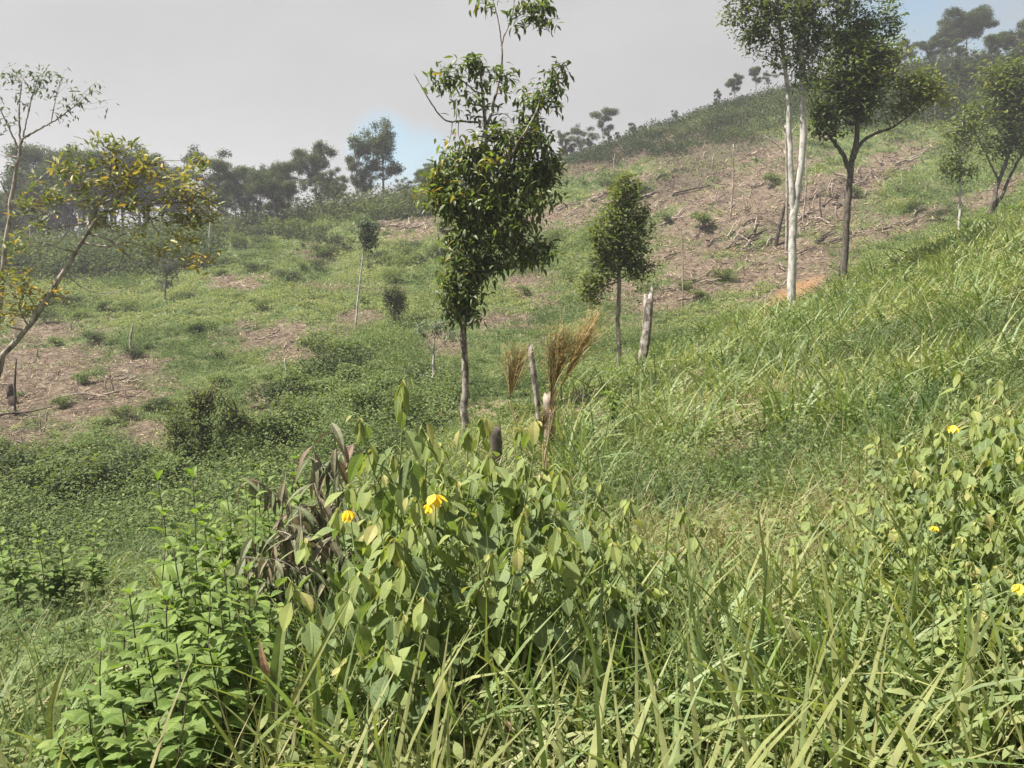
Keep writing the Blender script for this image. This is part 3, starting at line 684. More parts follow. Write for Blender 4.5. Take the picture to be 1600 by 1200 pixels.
# ridge line forest, left
FT = [proto_tree('forest_tree', 10, 6.2, 5, 150, 'scrub', 'bark_grey', .24, .34),
      proto_tree('forest_tree', 10, 5.0, 6, 130, 'scrub', 'bark_grey', .24, .4, clear=.4),
      proto_tree('forest_tree', 10, 4.0, 7, 110, 'scrub', 'bark_grey', .22, .5, clear=.3),
      proto_tree('forest_tree', 10, 7.5, 4, 150, 'scrub', 'bark_grey', .24, .25, clear=.6),
      proto_tree('forest_tree', 10, 5.8, 5, 60, 'scrub', 'bark_grey', .24, .25, clear=.5),
      proto_tree('forest_tree', 10, 6.5, 6, 110, 'scrub', 'bark_grey', .24, .3, clear=.45),
      proto_tree('forest_tree', 10, 5.0, 5, 90, 'scrub', 'bark_grey', .22, .3, clear=.5),
      proto_tree('forest_tree', 10, 10, 6, 330, 'scrub', 'bark_grey', .24, .3, clear=.5)]
def ridge_tree(i, u, vtop, depth, label, group=None, vis=None, wide=1.0):
    x0 = (u - 800) / F * depth
    zt = W(u, vtop, depth)[2]; h = float(zt - ht(x0, depth))
    if h < 2: h = 2
    s = h / 10
    return place(FT[i], x0, depth, h, label, group, w=s * wide)
grpL = 'trees of the forest row along the left ridge'
labL = 'slender grey-green tree in the forest row along the left ridge'
tops = [(5, 330), (25, 300), (48, 270), (70, 245), (95, 232), (118, 240), (140, 232), (165, 245), (190, 236), (215, 232), (238, 236), (262, 258), (285, 262), (312, 300), (340, 285), (362, 262), (385, 258), (405, 262), (428, 258), (448, 250), (466, 262), (520, 262), (540, 270), (560, 300), (640, 275), (660, 262), (680, 250), (700, 255)]
for i, (u, v) in enumerate(tops):
    for q in range(2):
        d = U(84, 92) if q == 0 else U(93, 106)
        ridge_tree(random.choice([0, 1, 3, 4, 5, 6]) if q == 0 else random.choice([0, 2, 1, 4, 5]), u + U(-14, 14), v + U(-3, 14) + q * 4, d, labL, grpL)
ridge_tree(4, 330, 235, 95, 'sparse pale-crowned ridge tree standing above its neighbours, right of the yellowing tree')
ridge_tree(1, 500, 222, 94, 'tall ridge tree with drooping tiers, left of the two tallest ridge trees')
ridge_tree(2, 566, 222, 93, 'narrow columnar ridge tree touching the left side of the tallest one')
ridge_tree(5, 604, 190, 94, 'tallest tree of the left ridge, broad crown against the blue gap in the clouds')
ridge_tree(4, 585, 255, 96, 'shorter tree under the tallest ridge tree', None)
# pale regrowth trees right of the central tree on the saddle
for (u, v) in [(878, 205), (890, 215), (905, 198), (918, 208), (945, 205), (962, 212), (985, 192), (998, 196)]:
    ridge_tree(random.choice([0, 2, 4]), u, v, U(106, 118), 'small hazy tree on the saddle right of the central tree', 'small trees on the saddle')
ridge_tree(3, 938, 176, 112, 'little umbrella-shaped tree on the saddle, the tallest there')
for (u, v, k) in [(1136, 116, 1), (1168, 110, 3), (1110, 140, 2), (1048, 178, 0), (1186, 112, 4)]:
    ridge_tree(k, u, v, 110, 'tiny tree sticking up on the skyline of the dark slope', 'tiny trees on the dark skyline')
# dark forest on the hilltop, right
ridge_tree(7, 1482, 18, 120, 'broad flat-topped dark tree on the hilltop at upper right', None, wide=1.0)
for (u, v) in [(1445, 50), (1425, 58), (1400, 66), (1510, 60), (1540, 55), (1562, 40), (1590, 26), (1610, 30), (1580, 36), (1640, 24), (1380, 80), (1455, 62), (1525, 66), (1555, 60), (1600, 50), (1680, 30), (1470, 70), (1430, 84), (1490, 80)]:
    ridge_tree(random.choice([0, 1, 2, 3]), u + U(-5, 5), v, U(106, 124), 'dark tree of the small wood on the hilltop at upper right', 'trees of the hilltop wood')
for (u, v) in [(1470, 95), (1495, 100), (1520, 96), (1545, 110), (1440, 104), (1500, 125), (1535, 130), (1410, 110), (1460, 120)]:
    ridge_tree(random.choice([2, 1]), u, v, U(92, 104), 'low brownish-green tree below the hilltop wood', 'low trees below the hilltop wood', wide=1.3)

# bushes dotted over the far slope
BU = [proto_bush('slope_bush', 1.5, 2.6, 1500, 'tree_leaf', .15, stems=8), proto_bush('slope_bush', 1.5, 2.2, 1200, 'cover', .16, stems=7), proto_bush('slope_bush', 1.5, 2.9, 1400, 'scrub', .16, stems=9)]
def bush(u, v, hpx, k, label, group=None, wide=1.0):
    x, y, z = on_ground(u, v, 15)
    h = hpx * y / F
    return place(BU[k], x, y, h, label, group, w=h / 1.5 * wide)
bush(450, 372, 36, 0, 'dark rounded bush on a short stem below the ridge forest, upper left slope', wide=1.1)
bush(522, 392, 32, 2, 'dark low bush just above the dead brown bracken clump', wide=1.1)
bush(400, 372, 24, 2, 'dark bush left of the rounded bush below the ridge forest')
bush(365, 385, 26, 0, 'bush at the foot of the thin pale pole by the yellowing tree')
bush(572, 478, 18, 1, 'little yellow-green bush beside the thin white stem')
bush(150, 682, 22, 1, 'small bright green bush on the brown ground at left')
for (u, v, s, k) in [(330, 372, 26, 0), (300, 385, 24, 2), (350, 350, 20, 2), (430, 345, 22, 1), (480, 350, 20, 0), (545, 345, 18, 0), (500, 368, 22, 1), (590, 410, 20, 2), (640, 400, 18, 0), (380, 410, 18, 1), (420, 395, 16, 1),
                     (700, 420, 22, 1), (800, 420, 24, 1), (835, 400, 22, 0), (870, 380, 24, 0), (890, 440, 22, 1), (820, 460, 16, 1)]:
    bush(u, v, s, k, 'small green bush among the ferns of the upper far slope', 'small bushes on the upper far slope', wide=U(.9, 1.4))
for (u, v, s, k) in [(205, 560, 22, 2), (250, 640, 24, 2), (190, 655, 26, 0), (100, 735, 30, 1), (60, 745, 26, 2), (140, 750, 34, 2), (420, 600, 20, 1), (530, 560, 34, 0), (560, 600, 36, 1), (500, 620, 34, 1), (600, 590, 30, 1), (480, 650, 30, 0), (640, 600, 30, 2), (540, 640, 36, 0),
                     (260, 450, 14, 2), (160, 430, 18, 1), (120, 500, 16, 1), (90, 540, 16, 1), (300, 520, 20, 1), (340, 560, 18, 1)]:
    bush(u, v, s, k, 'low leafy bush on the lower left slope', 'low bushes on the lower left slope', wide=U(1.0, 1.7))
for i in range(34):
    bush(U(320, 690), U(345, 450), U(10, 24), random.choice([0, 1, 2, 2]), 'small green bush among the ferns of the upper far slope', 'small bushes on the upper far slope', wide=U(.8, 1.5))
for i in range(30):
    bush(U(10, 420), U(430, 760), U(10, 26), random.choice([0, 1, 1, 2]), 'low leafy bush on the lower left slope', 'low bushes on the lower left slope', wide=U(.8, 1.6))
for (u, v, s, k) in [(20, 760, 46, 2), (75, 775, 40, 1), (130, 770, 48, 0), (190, 760, 40, 2), (240, 775, 46, 1), (60, 735, 34, 0), (110, 728, 30, 1), (410, 700, 44, 1), (450, 680, 46, 0), (470, 630, 40, 1), (515, 600, 38, 2), (545, 575, 34, 1),
                     (590, 640, 42, 1), (620, 660, 40, 0), (560, 660, 44, 1), (650, 610, 30, 2), (500, 560, 28, 1), (10, 720, 30, 1), (160, 720, 24, 2), (430, 640, 34, 2)]:
    bush(u, v, s * 1.6, k, 'spreading leafy bush in the gully below the left slope', 'spreading bushes in the gully', wide=U(.8, 1.2))
for (u, v, s, k) in [(1040, 350, 20, 1), (1100, 355, 26, 1), (1130, 440, 24, 0), (1090, 470, 20, 1), (1065, 455, 18, 0), (1340, 310, 22, 1), (1210, 290, 22, 1), (960, 300, 20, 2), (1430, 330, 20, 0), (1465, 345, 20, 2), (1500, 340, 16, 1), (1380, 390, 12, 1), (1000, 300, 18, 0)]:
    bush(u, v, s, k, 'small green bush between the fallen branches of the right slope', 'small bushes on the right slope', wide=U(.9, 1.5))

# ------------------------------------------------------------------ dead poles, stumps, fallen branches
def limb_mesh(buf, P, R, ns=7, seg=10, wob=.15):
    c = spline(np.asarray(P, float), seg); r = np.interp(np.linspace(0, 1, seg), np.linspace(0, 1, len(R)), R)
    c = c + RNG.normal(0, 1, c.shape) * (r * wob)[:, None]
    tubes(buf, c[None], (r * U(.88, 1.12, seg))[None], ns)
def pole(u, v, u2, v2, r, label, mat='bark_pale', group=None, arms=(), name='dead_trunk', Y=None, cat='dead trunk'):
    if Y is None: x, y, z = on_ground(u, v, 15)
    else: y = Y; x = float(W(u, v, y)[0]); z = float(ht(x, y))
    b = Buf(); top = W(u2, v2, y); s = y / F
    mid = (np.array([x, y, z]) + top) / 2 + np.array([U(-3, 3) * s, 0, 0])
    limb_mesh(b, [[x, y, z - .2], [x, y, z], mid, top], [r * s * 1.2, r * s, r * s * .85, r * s * .5], 7, 14)
    for (a, b_, c, d) in arms: 
        p1 = W(a, b_, y); p2 = W(c, d, y + U(-.4, .4)); limb_mesh(b, [p1, (p1 + p2) / 2 + np.array([0, 0, .02 * y / 10]), p2], [r * s * .6, r * s * .45, r * s * .25], 5, 7)
    base = (x, y, z); o = b.build(name, M[mat], None, base); o.location = base
    return tag(o, label, cat, group)
pole(1141, 345, 1146, 225, 1.5, 'thin pale dead pole rising from the brown slope left of the white-stemmed tree', 'dead_wood', name='dead_pole', cat='pole')
pole(1066, 482, 1064, 345, 1.3, 'very thin pale pole on the slope between the upright stump and the brown slope', 'dead_wood', name='dead_pole', cat='pole')
pole(1228, 395, 1227, 195, 2.4, 'leafless grey dead tree with side branches behind the white-stemmed tree', 'bark_grey', arms=((1228, 240, 1195, 212), (1228, 225, 1250, 190), (1227, 210, 1215, 180)), name='dead_tree', cat='dead tree')
pole(1254, 345, 1259, 236, 1.5, 'thin grey pole just right of the white double stem', 'bark_grey', name='dead_pole', cat='pole')
pole(1212, 385, 1231, 300, 3, 'dark leaning broken trunk at the foot of the grey dead tree', 'dark_wood', name='broken_trunk')
pole(1226, 392, 1238, 345, 2.4, 'short dark charred snag beside the leaning broken trunk', 'dark_wood', name='broken_trunk')
pole(1407, 300, 1408, 272, 1.2, 'tiny pale post standing in the green strip right of the forked tree', 'dead_wood', name='dead_pole', cat='pole')
pole(444, 603, 445, 560, 2, 'short pale post on the lower left slope right of the brown patch', 'bark_pale', name='dead_pole', cat='pole')
pole(326, 400, 330, 320, 1.6, 'thin pale crooked stem in front of the left ridge forest', 'bark_pale', name='dead_pole', cat='pole')
pole(205, 560, 208, 505, 2.2, 'short grey dead snag in the middle of the left slope', 'bark_grey', name='dead_pole', cat='pole')
pole(1285, 345, 1282, 300, 1.4, 'short dark charred post on the brown slope left of the forked tree', 'dark_wood', name='dead_pole', cat='pole')
pole(22, 632, 15, 600, 7, 'thick charred black stump at the left edge of the brown ground', 'dark_wood', name='charred_stump', cat='stump')
pole(24, 650, 26, 560, 2, 'thin dark dead stem beside the charred black stump', 'dark_wood', name='dead_pole', cat='pole', arms=((24, 648, 70, 655), (24, 648, -5, 662)))
pole(960, 270, 961, 240, 1.2, 'tiny white snag on the maroon bracken of the upper slope', 'dead_wood', name='dead_pole', cat='pole')
for (u, v, u2, v2) in [(1010, 345, 1006, 318), (1030, 330, 1028, 312), (1170, 310, 1172, 292), (1296, 310, 1298, 283), (1303, 312, 1300, 286), (1272, 330, 1274, 305), (1310, 350, 1306, 322), (1100, 250, 1103, 236), (1115, 262, 1116, 240), (1165, 330, 1160, 305), (1435, 330, 1434, 312), (1120, 320, 1121, 300),
                       (170, 620, 165, 590), (178, 615, 168, 588), (120, 600, 118, 585), (60, 560, 59, 545), (92, 590, 95, 575), (200, 625, 196, 607), (72, 660, 74, 642), (65, 680, 62, 655)]:
    pole(u, v, u2, v2, 1.5, 'small broken snag standing in the burnt brown clearing', 'dead_wood', 'small standing snags in the burnt clearings', name='dead_pole', cat='snag')

def stump(u, v, u2, v2, r, Y, label, mat='dead_wood', jag=.5, name='tree_stump'):
    x = float(W(u, v, Y)[0]); z = float(ht(x, Y)); s = Y / F
    top = W(u2, v2, Y); ns = 14; m = 12; b = Buf()
    P = spline(np.array([[x, Y, z - .25], [x, Y, z + .02], (np.array([x, Y, z]) + top) / 2 + [r * s * .3, 0, 0], top]), m)
    an = np.arange(ns) * 2 * PI / ns; V = []
    lump = 1 + .16 * np.sin(an * 2 + U(0, 6)) + .1 * np.sin(an * 5 + U(0, 6))
    for i in range(m):
        f = i / (m - 1); rr = r * s * (1.35 - .5 * min(1, f * 2.2)) * U(.94, 1.06) * lump
        ring = P[i] + np.stack([np.cos(an) * rr, np.sin(an) * rr, np.zeros(ns)], -1)
        if i == m - 1: ring[:, 2] += jag * r * s * (np.sin(an + 1) + .6 * np.sin(3 * an) + U(-.4, .4, ns))
        V.append(ring)
    c = P[-1] + [0, 0, -r * s * .3]; V.append(np.repeat(c[None], ns, 0) + RNG.normal(0, r * s * .05, (ns, 3)))
    V = np.array(V)
    i, j = np.meshgrid(np.arange(m), np.arange(ns), indexing='ij')
    Q = np.stack([i * ns + j, i * ns + (j + 1) % ns, (i + 1) * ns + (j + 1) % ns, (i + 1) * ns + j], -1)
    b.add(V, Q, .5, True); base = (x, Y, z)
    o = b.build(name, M[mat], None, base); o.location = base
    return tag(o, label, 'stump')
stump(1003, 545, 1014, 460, 8, 18, 'tall weathered grey stump leaning right, standing right of the small bushy tree', 'bark_mottled', .9)
stump(845, 610, 828, 540, 6, 10.5, 'pale leaning broken stump just behind the golden grass plumes', 'bark_mottled', .9)
stump(857, 655, 857, 615, 10, 9.3, 'short brown jagged stump at the foot of the golden plumes', 'dead_wood', .5)
stump(774, 700, 773, 668, 9, 8.6, 'low flat-cut grey stump in the grass right of the central trunk', 'bark_dark', .12)
stump(1588, 612, 1590, 575, 8, 8.5, 'dark weathered stump in the grass at the right edge', 'bark_grey', .4)
stump(1430, 400, 1431, 393, 3, 31, 'small dark cut stump on the right slope beyond the tall grass', 'dark_wood', .3) if False else None

# fallen branches
def fallen(u, v, len_px, ang, r, label, group, mat='dead_wood', name='fallen_branch', fork=True):
    x, y, z = on_ground(u, v, 5 if v > 560 and u > 700 else 15)
    s = y / F; L = len_px * s
    b = Buf(); t = np.linspace(-.5, .5, 7)
    dx = math.cos(ang) * L; dy = math.sin(ang) * L * 1.0
    P = []
    for q in t:
        px, py = x + dx * q, y + dy * q
        P.append([px, py, float(ht(px, py)) + r * s * 1.2 + abs(q) * .05 + U(0, .1)])
    P = np.array(P); P[:, 0] += RNG.normal(0, .010 * L, 7) ; P[:, 1] += RNG.normal(0, .010 * L, 7); P[:, 2] += np.linspace(0, U(0, .3), 7) * (RNG.random() < .5)
    limb_mesh(b, P, np.linspace(1, .45, 7) * r * s, 6, 12)
    if fork:
        for k in range(random.choice([1, 2])):
            i = random.choice([2, 3, 4]); p = P[i]; a2 = ang + random.choice([-1, 1]) * U(.5, 1.1); l2 = L * U(.2, .45)
            e = p + np.array([math.cos(a2) * l2, math.sin(a2) * l2, 0]); e[2] = float(ht(e[0], e[1])) + U(.05, .5)
            limb_mesh(b, [p, (p + e) / 2, e], [r * s * .6, r * s * .45, r * s * .2], 5, 6)
    base = (x, y, z); o = b.build(name, M[mat], None, base); o.location = base
    return tag(o, label, 'branch', group)
gR = 'fallen branches on the burnt right slope'; lR = 'bare fallen branch lying on the burnt brown right slope'
gD = 'dark fallen branches on the burnt right slope'; lD = 'dark charred fallen branch lying on the burnt right slope'
for i in range(150):
    e = random.choice([(1130, 330, 120, 50), (1230, 385, 110, 60), (1330, 285, 110, 24), (1060, 455, 80, 22), (940, 315, 70, 24), (1380, 360, 90, 12), (1240, 340, 120, 60), (1130, 390, 90, 34), (1330, 290, 60, 20)])
    u = e[0] + RNG.normal(0, .5) * e[2]; v = e[1] - (u - e[0]) * .3 + RNG.normal(0, .5) * e[3]
    if not (850 < u < 1520): continue
    dk = random.random() < .35
    fallen(u, v, U(14, 58), U(-.9, 2.2) if random.random() < .3 else U(.3, 1.1), U(.8, 1.7), lD if dk else lR, gD if dk else gR, 'dark_wood' if dk else 'dead_wood')
for (u, v, l, a, r, lb) in [(1305, 380, 75, .5, 2.2, 'longest dark fallen log curving up beside the forked tree'), (1290, 370, 60, .9, 2.0, 'dark forked log touching the trunk of the forked tree at mid height'),
     (1050, 345, 80, .9, 2, 'long bundle-like fallen log right of the small bushy tree'), (1085, 470, 60, .3, 2.4, 'thick grey log at the foot of the very thin pole'), (1165, 390, 70, 1.1, 2, 'pale curved fallen limb on bare soil left of the white-stemmed tree'),
     (1420, 255, 70, .5, 1.8, 'fallen log at the top end of the long brown strip right of the forked tree'), (1080, 300, 60, .2, 2, 'dark fallen log lying level across the top of the burnt slope')]:
    fallen(u, v, l, a, r, lb, None, 'dark_wood' if 'dark' in lb else 'dead_wood', 'fallen_log')
for i in range(46):
    e = random.choice([(80, 610, 120, 50), (20, 690, 60, 40), (210, 590, 60, 25), (430, 530, 70, 18), (420, 630, 18, 30), (635, 355, 40, 14)])
    u = e[0] + RNG.normal(0, .5) * e[2]; v = e[1] + RNG.normal(0, .5) * e[3]
    fallen(max(-20, u), v, U(14, 50), U(-1, 2), U(.8, 1.7), 'bare fallen branch on the brown ground of the left slope', 'fallen branches on the left slope')
fallen(35, 655, 90, .15, 2.4, 'dark fallen log lying across beside the charred black stump', None, 'dark_wood', 'fallen_log')
fallen(150, 625, 120, .25, 2.0, 'long pale fallen pole crossing the middle of the left brown ground', None, 'dead_wood', 'fallen_log')
for i in range(16):
    fallen(U(880, 960), U(625, 665), U(30, 90), U(-.6, .6), U(1, 2.4), 'dead branch in the brushwood pile behind the golden plumes', 'branches of the brushwood pile', 'dead_wood')

# ------------------------------------------------------------------ far-slope cover (stuff)
def sample_as(n, a0, a1, Y0, Y1):
    a = U(a0, a1, n); Y = np.exp(U(math.log(Y0), math.log(Y1), n)); return a * Y, Y, a
def far_cover():
    X, Y, a = sample_as(60000, -.78, .82, 9, 135)
    ok = (Y > edgeY(a) * 1.02) & (Y < ridgeY(a) * 1.12); X, Y, a = X[ok], Y[ok], a[ok]
    Z = ht(X, Y); bare, org, lit, mar = masks(X, Y, Z)
    u, v = pix(X, Y, Z)
    n1 = fbm(X * .22, Y * .22, 4)
    scr = (emask(SCRUB, u, v) + (n1 - .5) * .8) > .35
    dens = np.clip(1.0 - bare * 1.15 * ~scr - org * 3, 0, 1) * (.45 + .75 * (n1 > .47))
    keep = U(0, 1, len(X)) < dens * .42
    def mounds(k, mat, name, label, rr, nl, Lf, t0, flat=.5, wid=.5):
        x, y, z = X[k], Y[k], Z[k]; n = len(x)
        if n == 0: return
        r = U(*rr, n) ** 1.3 * np.clip(y / 38, .5, 1.8) * np.clip(.35 + 2.7 * fbm(x * .35, y * .35, 2) ** 1.5, .5, 1.7)
        r = np.minimum(r, 1.5)
        tb = np.clip(t0 + (fbm(x * .2 + 3, y * .2, 3) - .5) * 2.2 + RNG.normal(0, .22, n), 0, 1)
        d = RNG.normal(0, 1, (n, nl, 3)); d[:, :, 2] = np.abs(d[:, :, 2]); d /= np.linalg.norm(d, axis=2, keepdims=True); d *= U(.35, 1.03, (n, nl, 1))
        p = np.stack([x, y, z], -1)[:, None] + d * r[:, None, None] * np.array([1, 1, flat]); p = p.reshape(-1, 3)
        gz = ht(p[:, 0], p[:, 1]); p[:, 2] = np.maximum(p[:, 2], gz + .03)
        dd = d.reshape(-1, 3); az = np.arctan2(dd[:, 1], dd[:, 0]) + RNG.normal(0, .8, len(dd))
        L = np.maximum(Lf * .8, np.repeat(y, nl) * .0024) * U(.6, 1.4, len(p))
        b = Buf()
        strips(b, p, az, U(-.3, 1.1, len(p)), U(-1, -.1, len(p)), L, L * wid, U(-.7, .7, len(p)), np.clip(np.repeat(tb, nl) + RNG.normal(0, .09, len(p)), 0, 1), QUAD if False else DIAM)
        o = b.build(name, M[mat]); tag(o, label, None, None, 'stuff')
    is_mar = (mar > .45) & ~scr
    low = keep & ~scr & ~is_mar
    mounds(low, 'cover', 'undergrowth', 'mounded green fern and weed cover of the far slope', (.25, .85), 48, .10, .55, .8)
    mounds(scr & (U(0, 1, len(X)) < .8), 'scrub', 'hillside_scrub', 'dark green scrub covering the upper right slope', (.6, 1.1), 70, .12, .3, .75)
    mounds((U(0, 1, len(X)) < .22) & is_mar, 'maroon', 'dead_bracken', 'dead maroon-brown bracken on the upper slope', (.35, .8), 26, .12, .5, .6)
    # short grass between
    x, y, a = sample_as(260000, -.78, .82, 9, 125)
    ok = (y > edgeY(a) * 1.0) & (y < ridgeY(a) * 1.1); x, y = x[ok], y[ok]; z = ht(x, y)
    bare, org, lit, mar = masks(x, y, z)
    k = U(0, 1, len(x)) < np.clip(1.05 - bare * 1.1 - org * 3, .03, 1); x, y, z = x[k], y[k], z[k]; n = len(x)
    L = np.maximum(.16, y * .0050) * U(.5, 1.3, n)
    tt = np.clip(.5 + (fbm(x * .15 + 3, y * .15, 3) - .5) * 1.3 + RNG.normal(0, .15, n), 0, .95)
    b = Buf(); strips(b, np.stack([x, y, z - .02], -1), U(0, 2 * PI, n), U(.7, 1.5, n), U(-1.2, -.2, n), L, np.maximum(.012, y * .0011), U(-.5, .5, n), tt, SHORT)
    tag(b.build('slope_grass', M['grass']), 'short green grass over the far slope', None, None, 'stuff')
    # litter sticks and straw on the bare ground
    x, y, a = sample_as(150000, -.78, .82, 12, 110)
    ok = (y > edgeY(a) * 1.05) & (y < ridgeY(a)); x, y = x[ok], y[ok]; z = ht(x, y)
    bare, org, lit, mar = masks(x, y, z)
    k = U(0, 1, len(x)) < bare * (1 - org) * .9 + .04; x, y, z = x[k], y[k], z[k]; n = len(x)
    b = Buf(); L = np.maximum(.15, y * .006) * U(.4, 1.6, n)
    def lit_(kk, mat, nm, lb):
        b = Buf(); n = int(kk.sum()); strips(b, np.stack([x, y, z + .04], -1)[kk], U(0, 2 * PI, n), U(-.15, .7, n), U(-.4, .3, n), L[kk], np.maximum(.014, y[kk] * .0010), U(-1, 1, n), U(0, 1, n), SHORT)
        tag(b.build(nm, M[mat]), lb, None, None, 'stuff')
    q = U(0, 1, n) < .62
    lit_(q, 'straw', 'slope_litter', 'dry sticks and straw strewn over the bare brown patches')
    lit_(~q, 'maroon', 'dark_litter', 'dark charred sticks and dead leaves on the bare brown patches')
far_cover()
def tall_weeds():
    n = 2600; u = U(430, 700, n); v = U(530, 700, n); Y = U(20, 40, n); X = (u - 800) / F * Y; Z = ht(X, Y); uu, vv = pix(X, Y, Z)
    k = (emask([(560, 600, 110, 90, 0), (150, 760, 160, 60, 0)], uu, vv) > .2) ; X, Y, Z = X[k], Y[k], Z[k]
    X2, Y2, a2 = sample_as(2500, -.7, -.3, 15, 26); Z2 = ht(X2, Y2); X = np.concatenate([X, X2]); Y = np.concatenate([Y, Y2]); Z = np.concatenate([Z, Z2]); b_, o_, l_, m_ = masks(X, Y, Z); k = (b_ < .35) & (U(0, 1, len(X)) < .5)
    X, Y, Z = X[k], Y[k], Z[k]; n = len(X); nl = 80
    r = U(.35, 1.1, n) * (.5 + fbm(X * .5, Y * .5, 2)); q = RNG.normal(0, 1, (n, nl, 3)); q[:, :, 2] = np.abs(q[:, :, 2]); q /= np.linalg.norm(q, axis=2, keepdims=True); q *= U(.5, 1.1, (n, nl, 1))
    p = (np.stack([X, Y, Z], -1)[:, None] + q * r[:, None, None] * np.array([1, 1, 1.0])).reshape(-1, 3); L = .085 * U(.6, 1.4, len(p)); b = Buf()
    strips(b, p, U(0, 2 * PI, len(p)), U(-.4, .9, len(p)), U(-1, 0, len(p)), L, L * .5, U(-.7, .7, len(p)), np.clip(np.repeat(np.clip(.42 + RNG.normal(0, .24, n), 0, .9), nl) + RNG.normal(0, .12, len(p)), 0, 1), DIAM)
    tag(b.build('tall_weeds', M['cover']), 'taller leafy weeds filling the gully', None, None, 'stuff')
tall_weeds()

# hedge-like thicket under the ridge forest
def thicket():
    def mass(u, d, rr, zs, nl, mat, name, label, t0):
        x = (u - 800) / F * d; z = ht(x, d); n = len(x)
        r = U(*rr, n) * (.6 + .8 * fbm(x * .15, d * .15, 2))
        q = RNG.normal(0, 1, (n, nl, 3)); q[:, :, 2] = np.abs(q[:, :, 2]); q /= np.linalg.norm(q, axis=2, keepdims=True); q *= U(.35, 1.05, (n, nl, 1))
        p = (np.stack([x, d, z - .1], -1)[:, None] + q * r[:, None, None] * np.array([1, 1, zs])).reshape(-1, 3)
        L = .30 * U(.6, 1.3, len(p)); b = Buf()
        strips(b, p, U(0, 2 * PI, len(p)), U(-.5, 1, len(p)), U(-1, 0, len(p)), L, L * .55, U(-.8, .8, len(p)), np.clip(np.repeat(np.clip(t0 + RNG.normal(0, .22, n), 0, .95), nl) + RNG.normal(0, .12, len(p)), 0, 1), DIAM)
        tag(b.build(name, M[mat]), label, None, None, 'stuff')
    n = 1500; u = U(-80, 720, n); d = U(78, 97, n)
    k = (d > 84) | (u < 340); mass(u[k], d[k], (1.0, 2.2), 1.6, 110, 'thicket', 'thicket', 'dark green thicket under the left ridge forest', .5)
    n = 330; u = U(-80, 330, n); d = U(66, 78, n)
    mass(u, d, (1.3, 2.6), 1.35, 160, 'thicket', 'undergrowth_hedge', 'dark hedge-like thicket behind the yellowing tree', .35)
    n = 620; u = U(1330, 1760, n); d = U(92, 124, n)
    mass(u, d, (1.2, 2.8), 1.3, 120, 'scrub', 'hilltop_thicket', 'dark thicket of the hilltop wood at upper right', .4)
thicket()

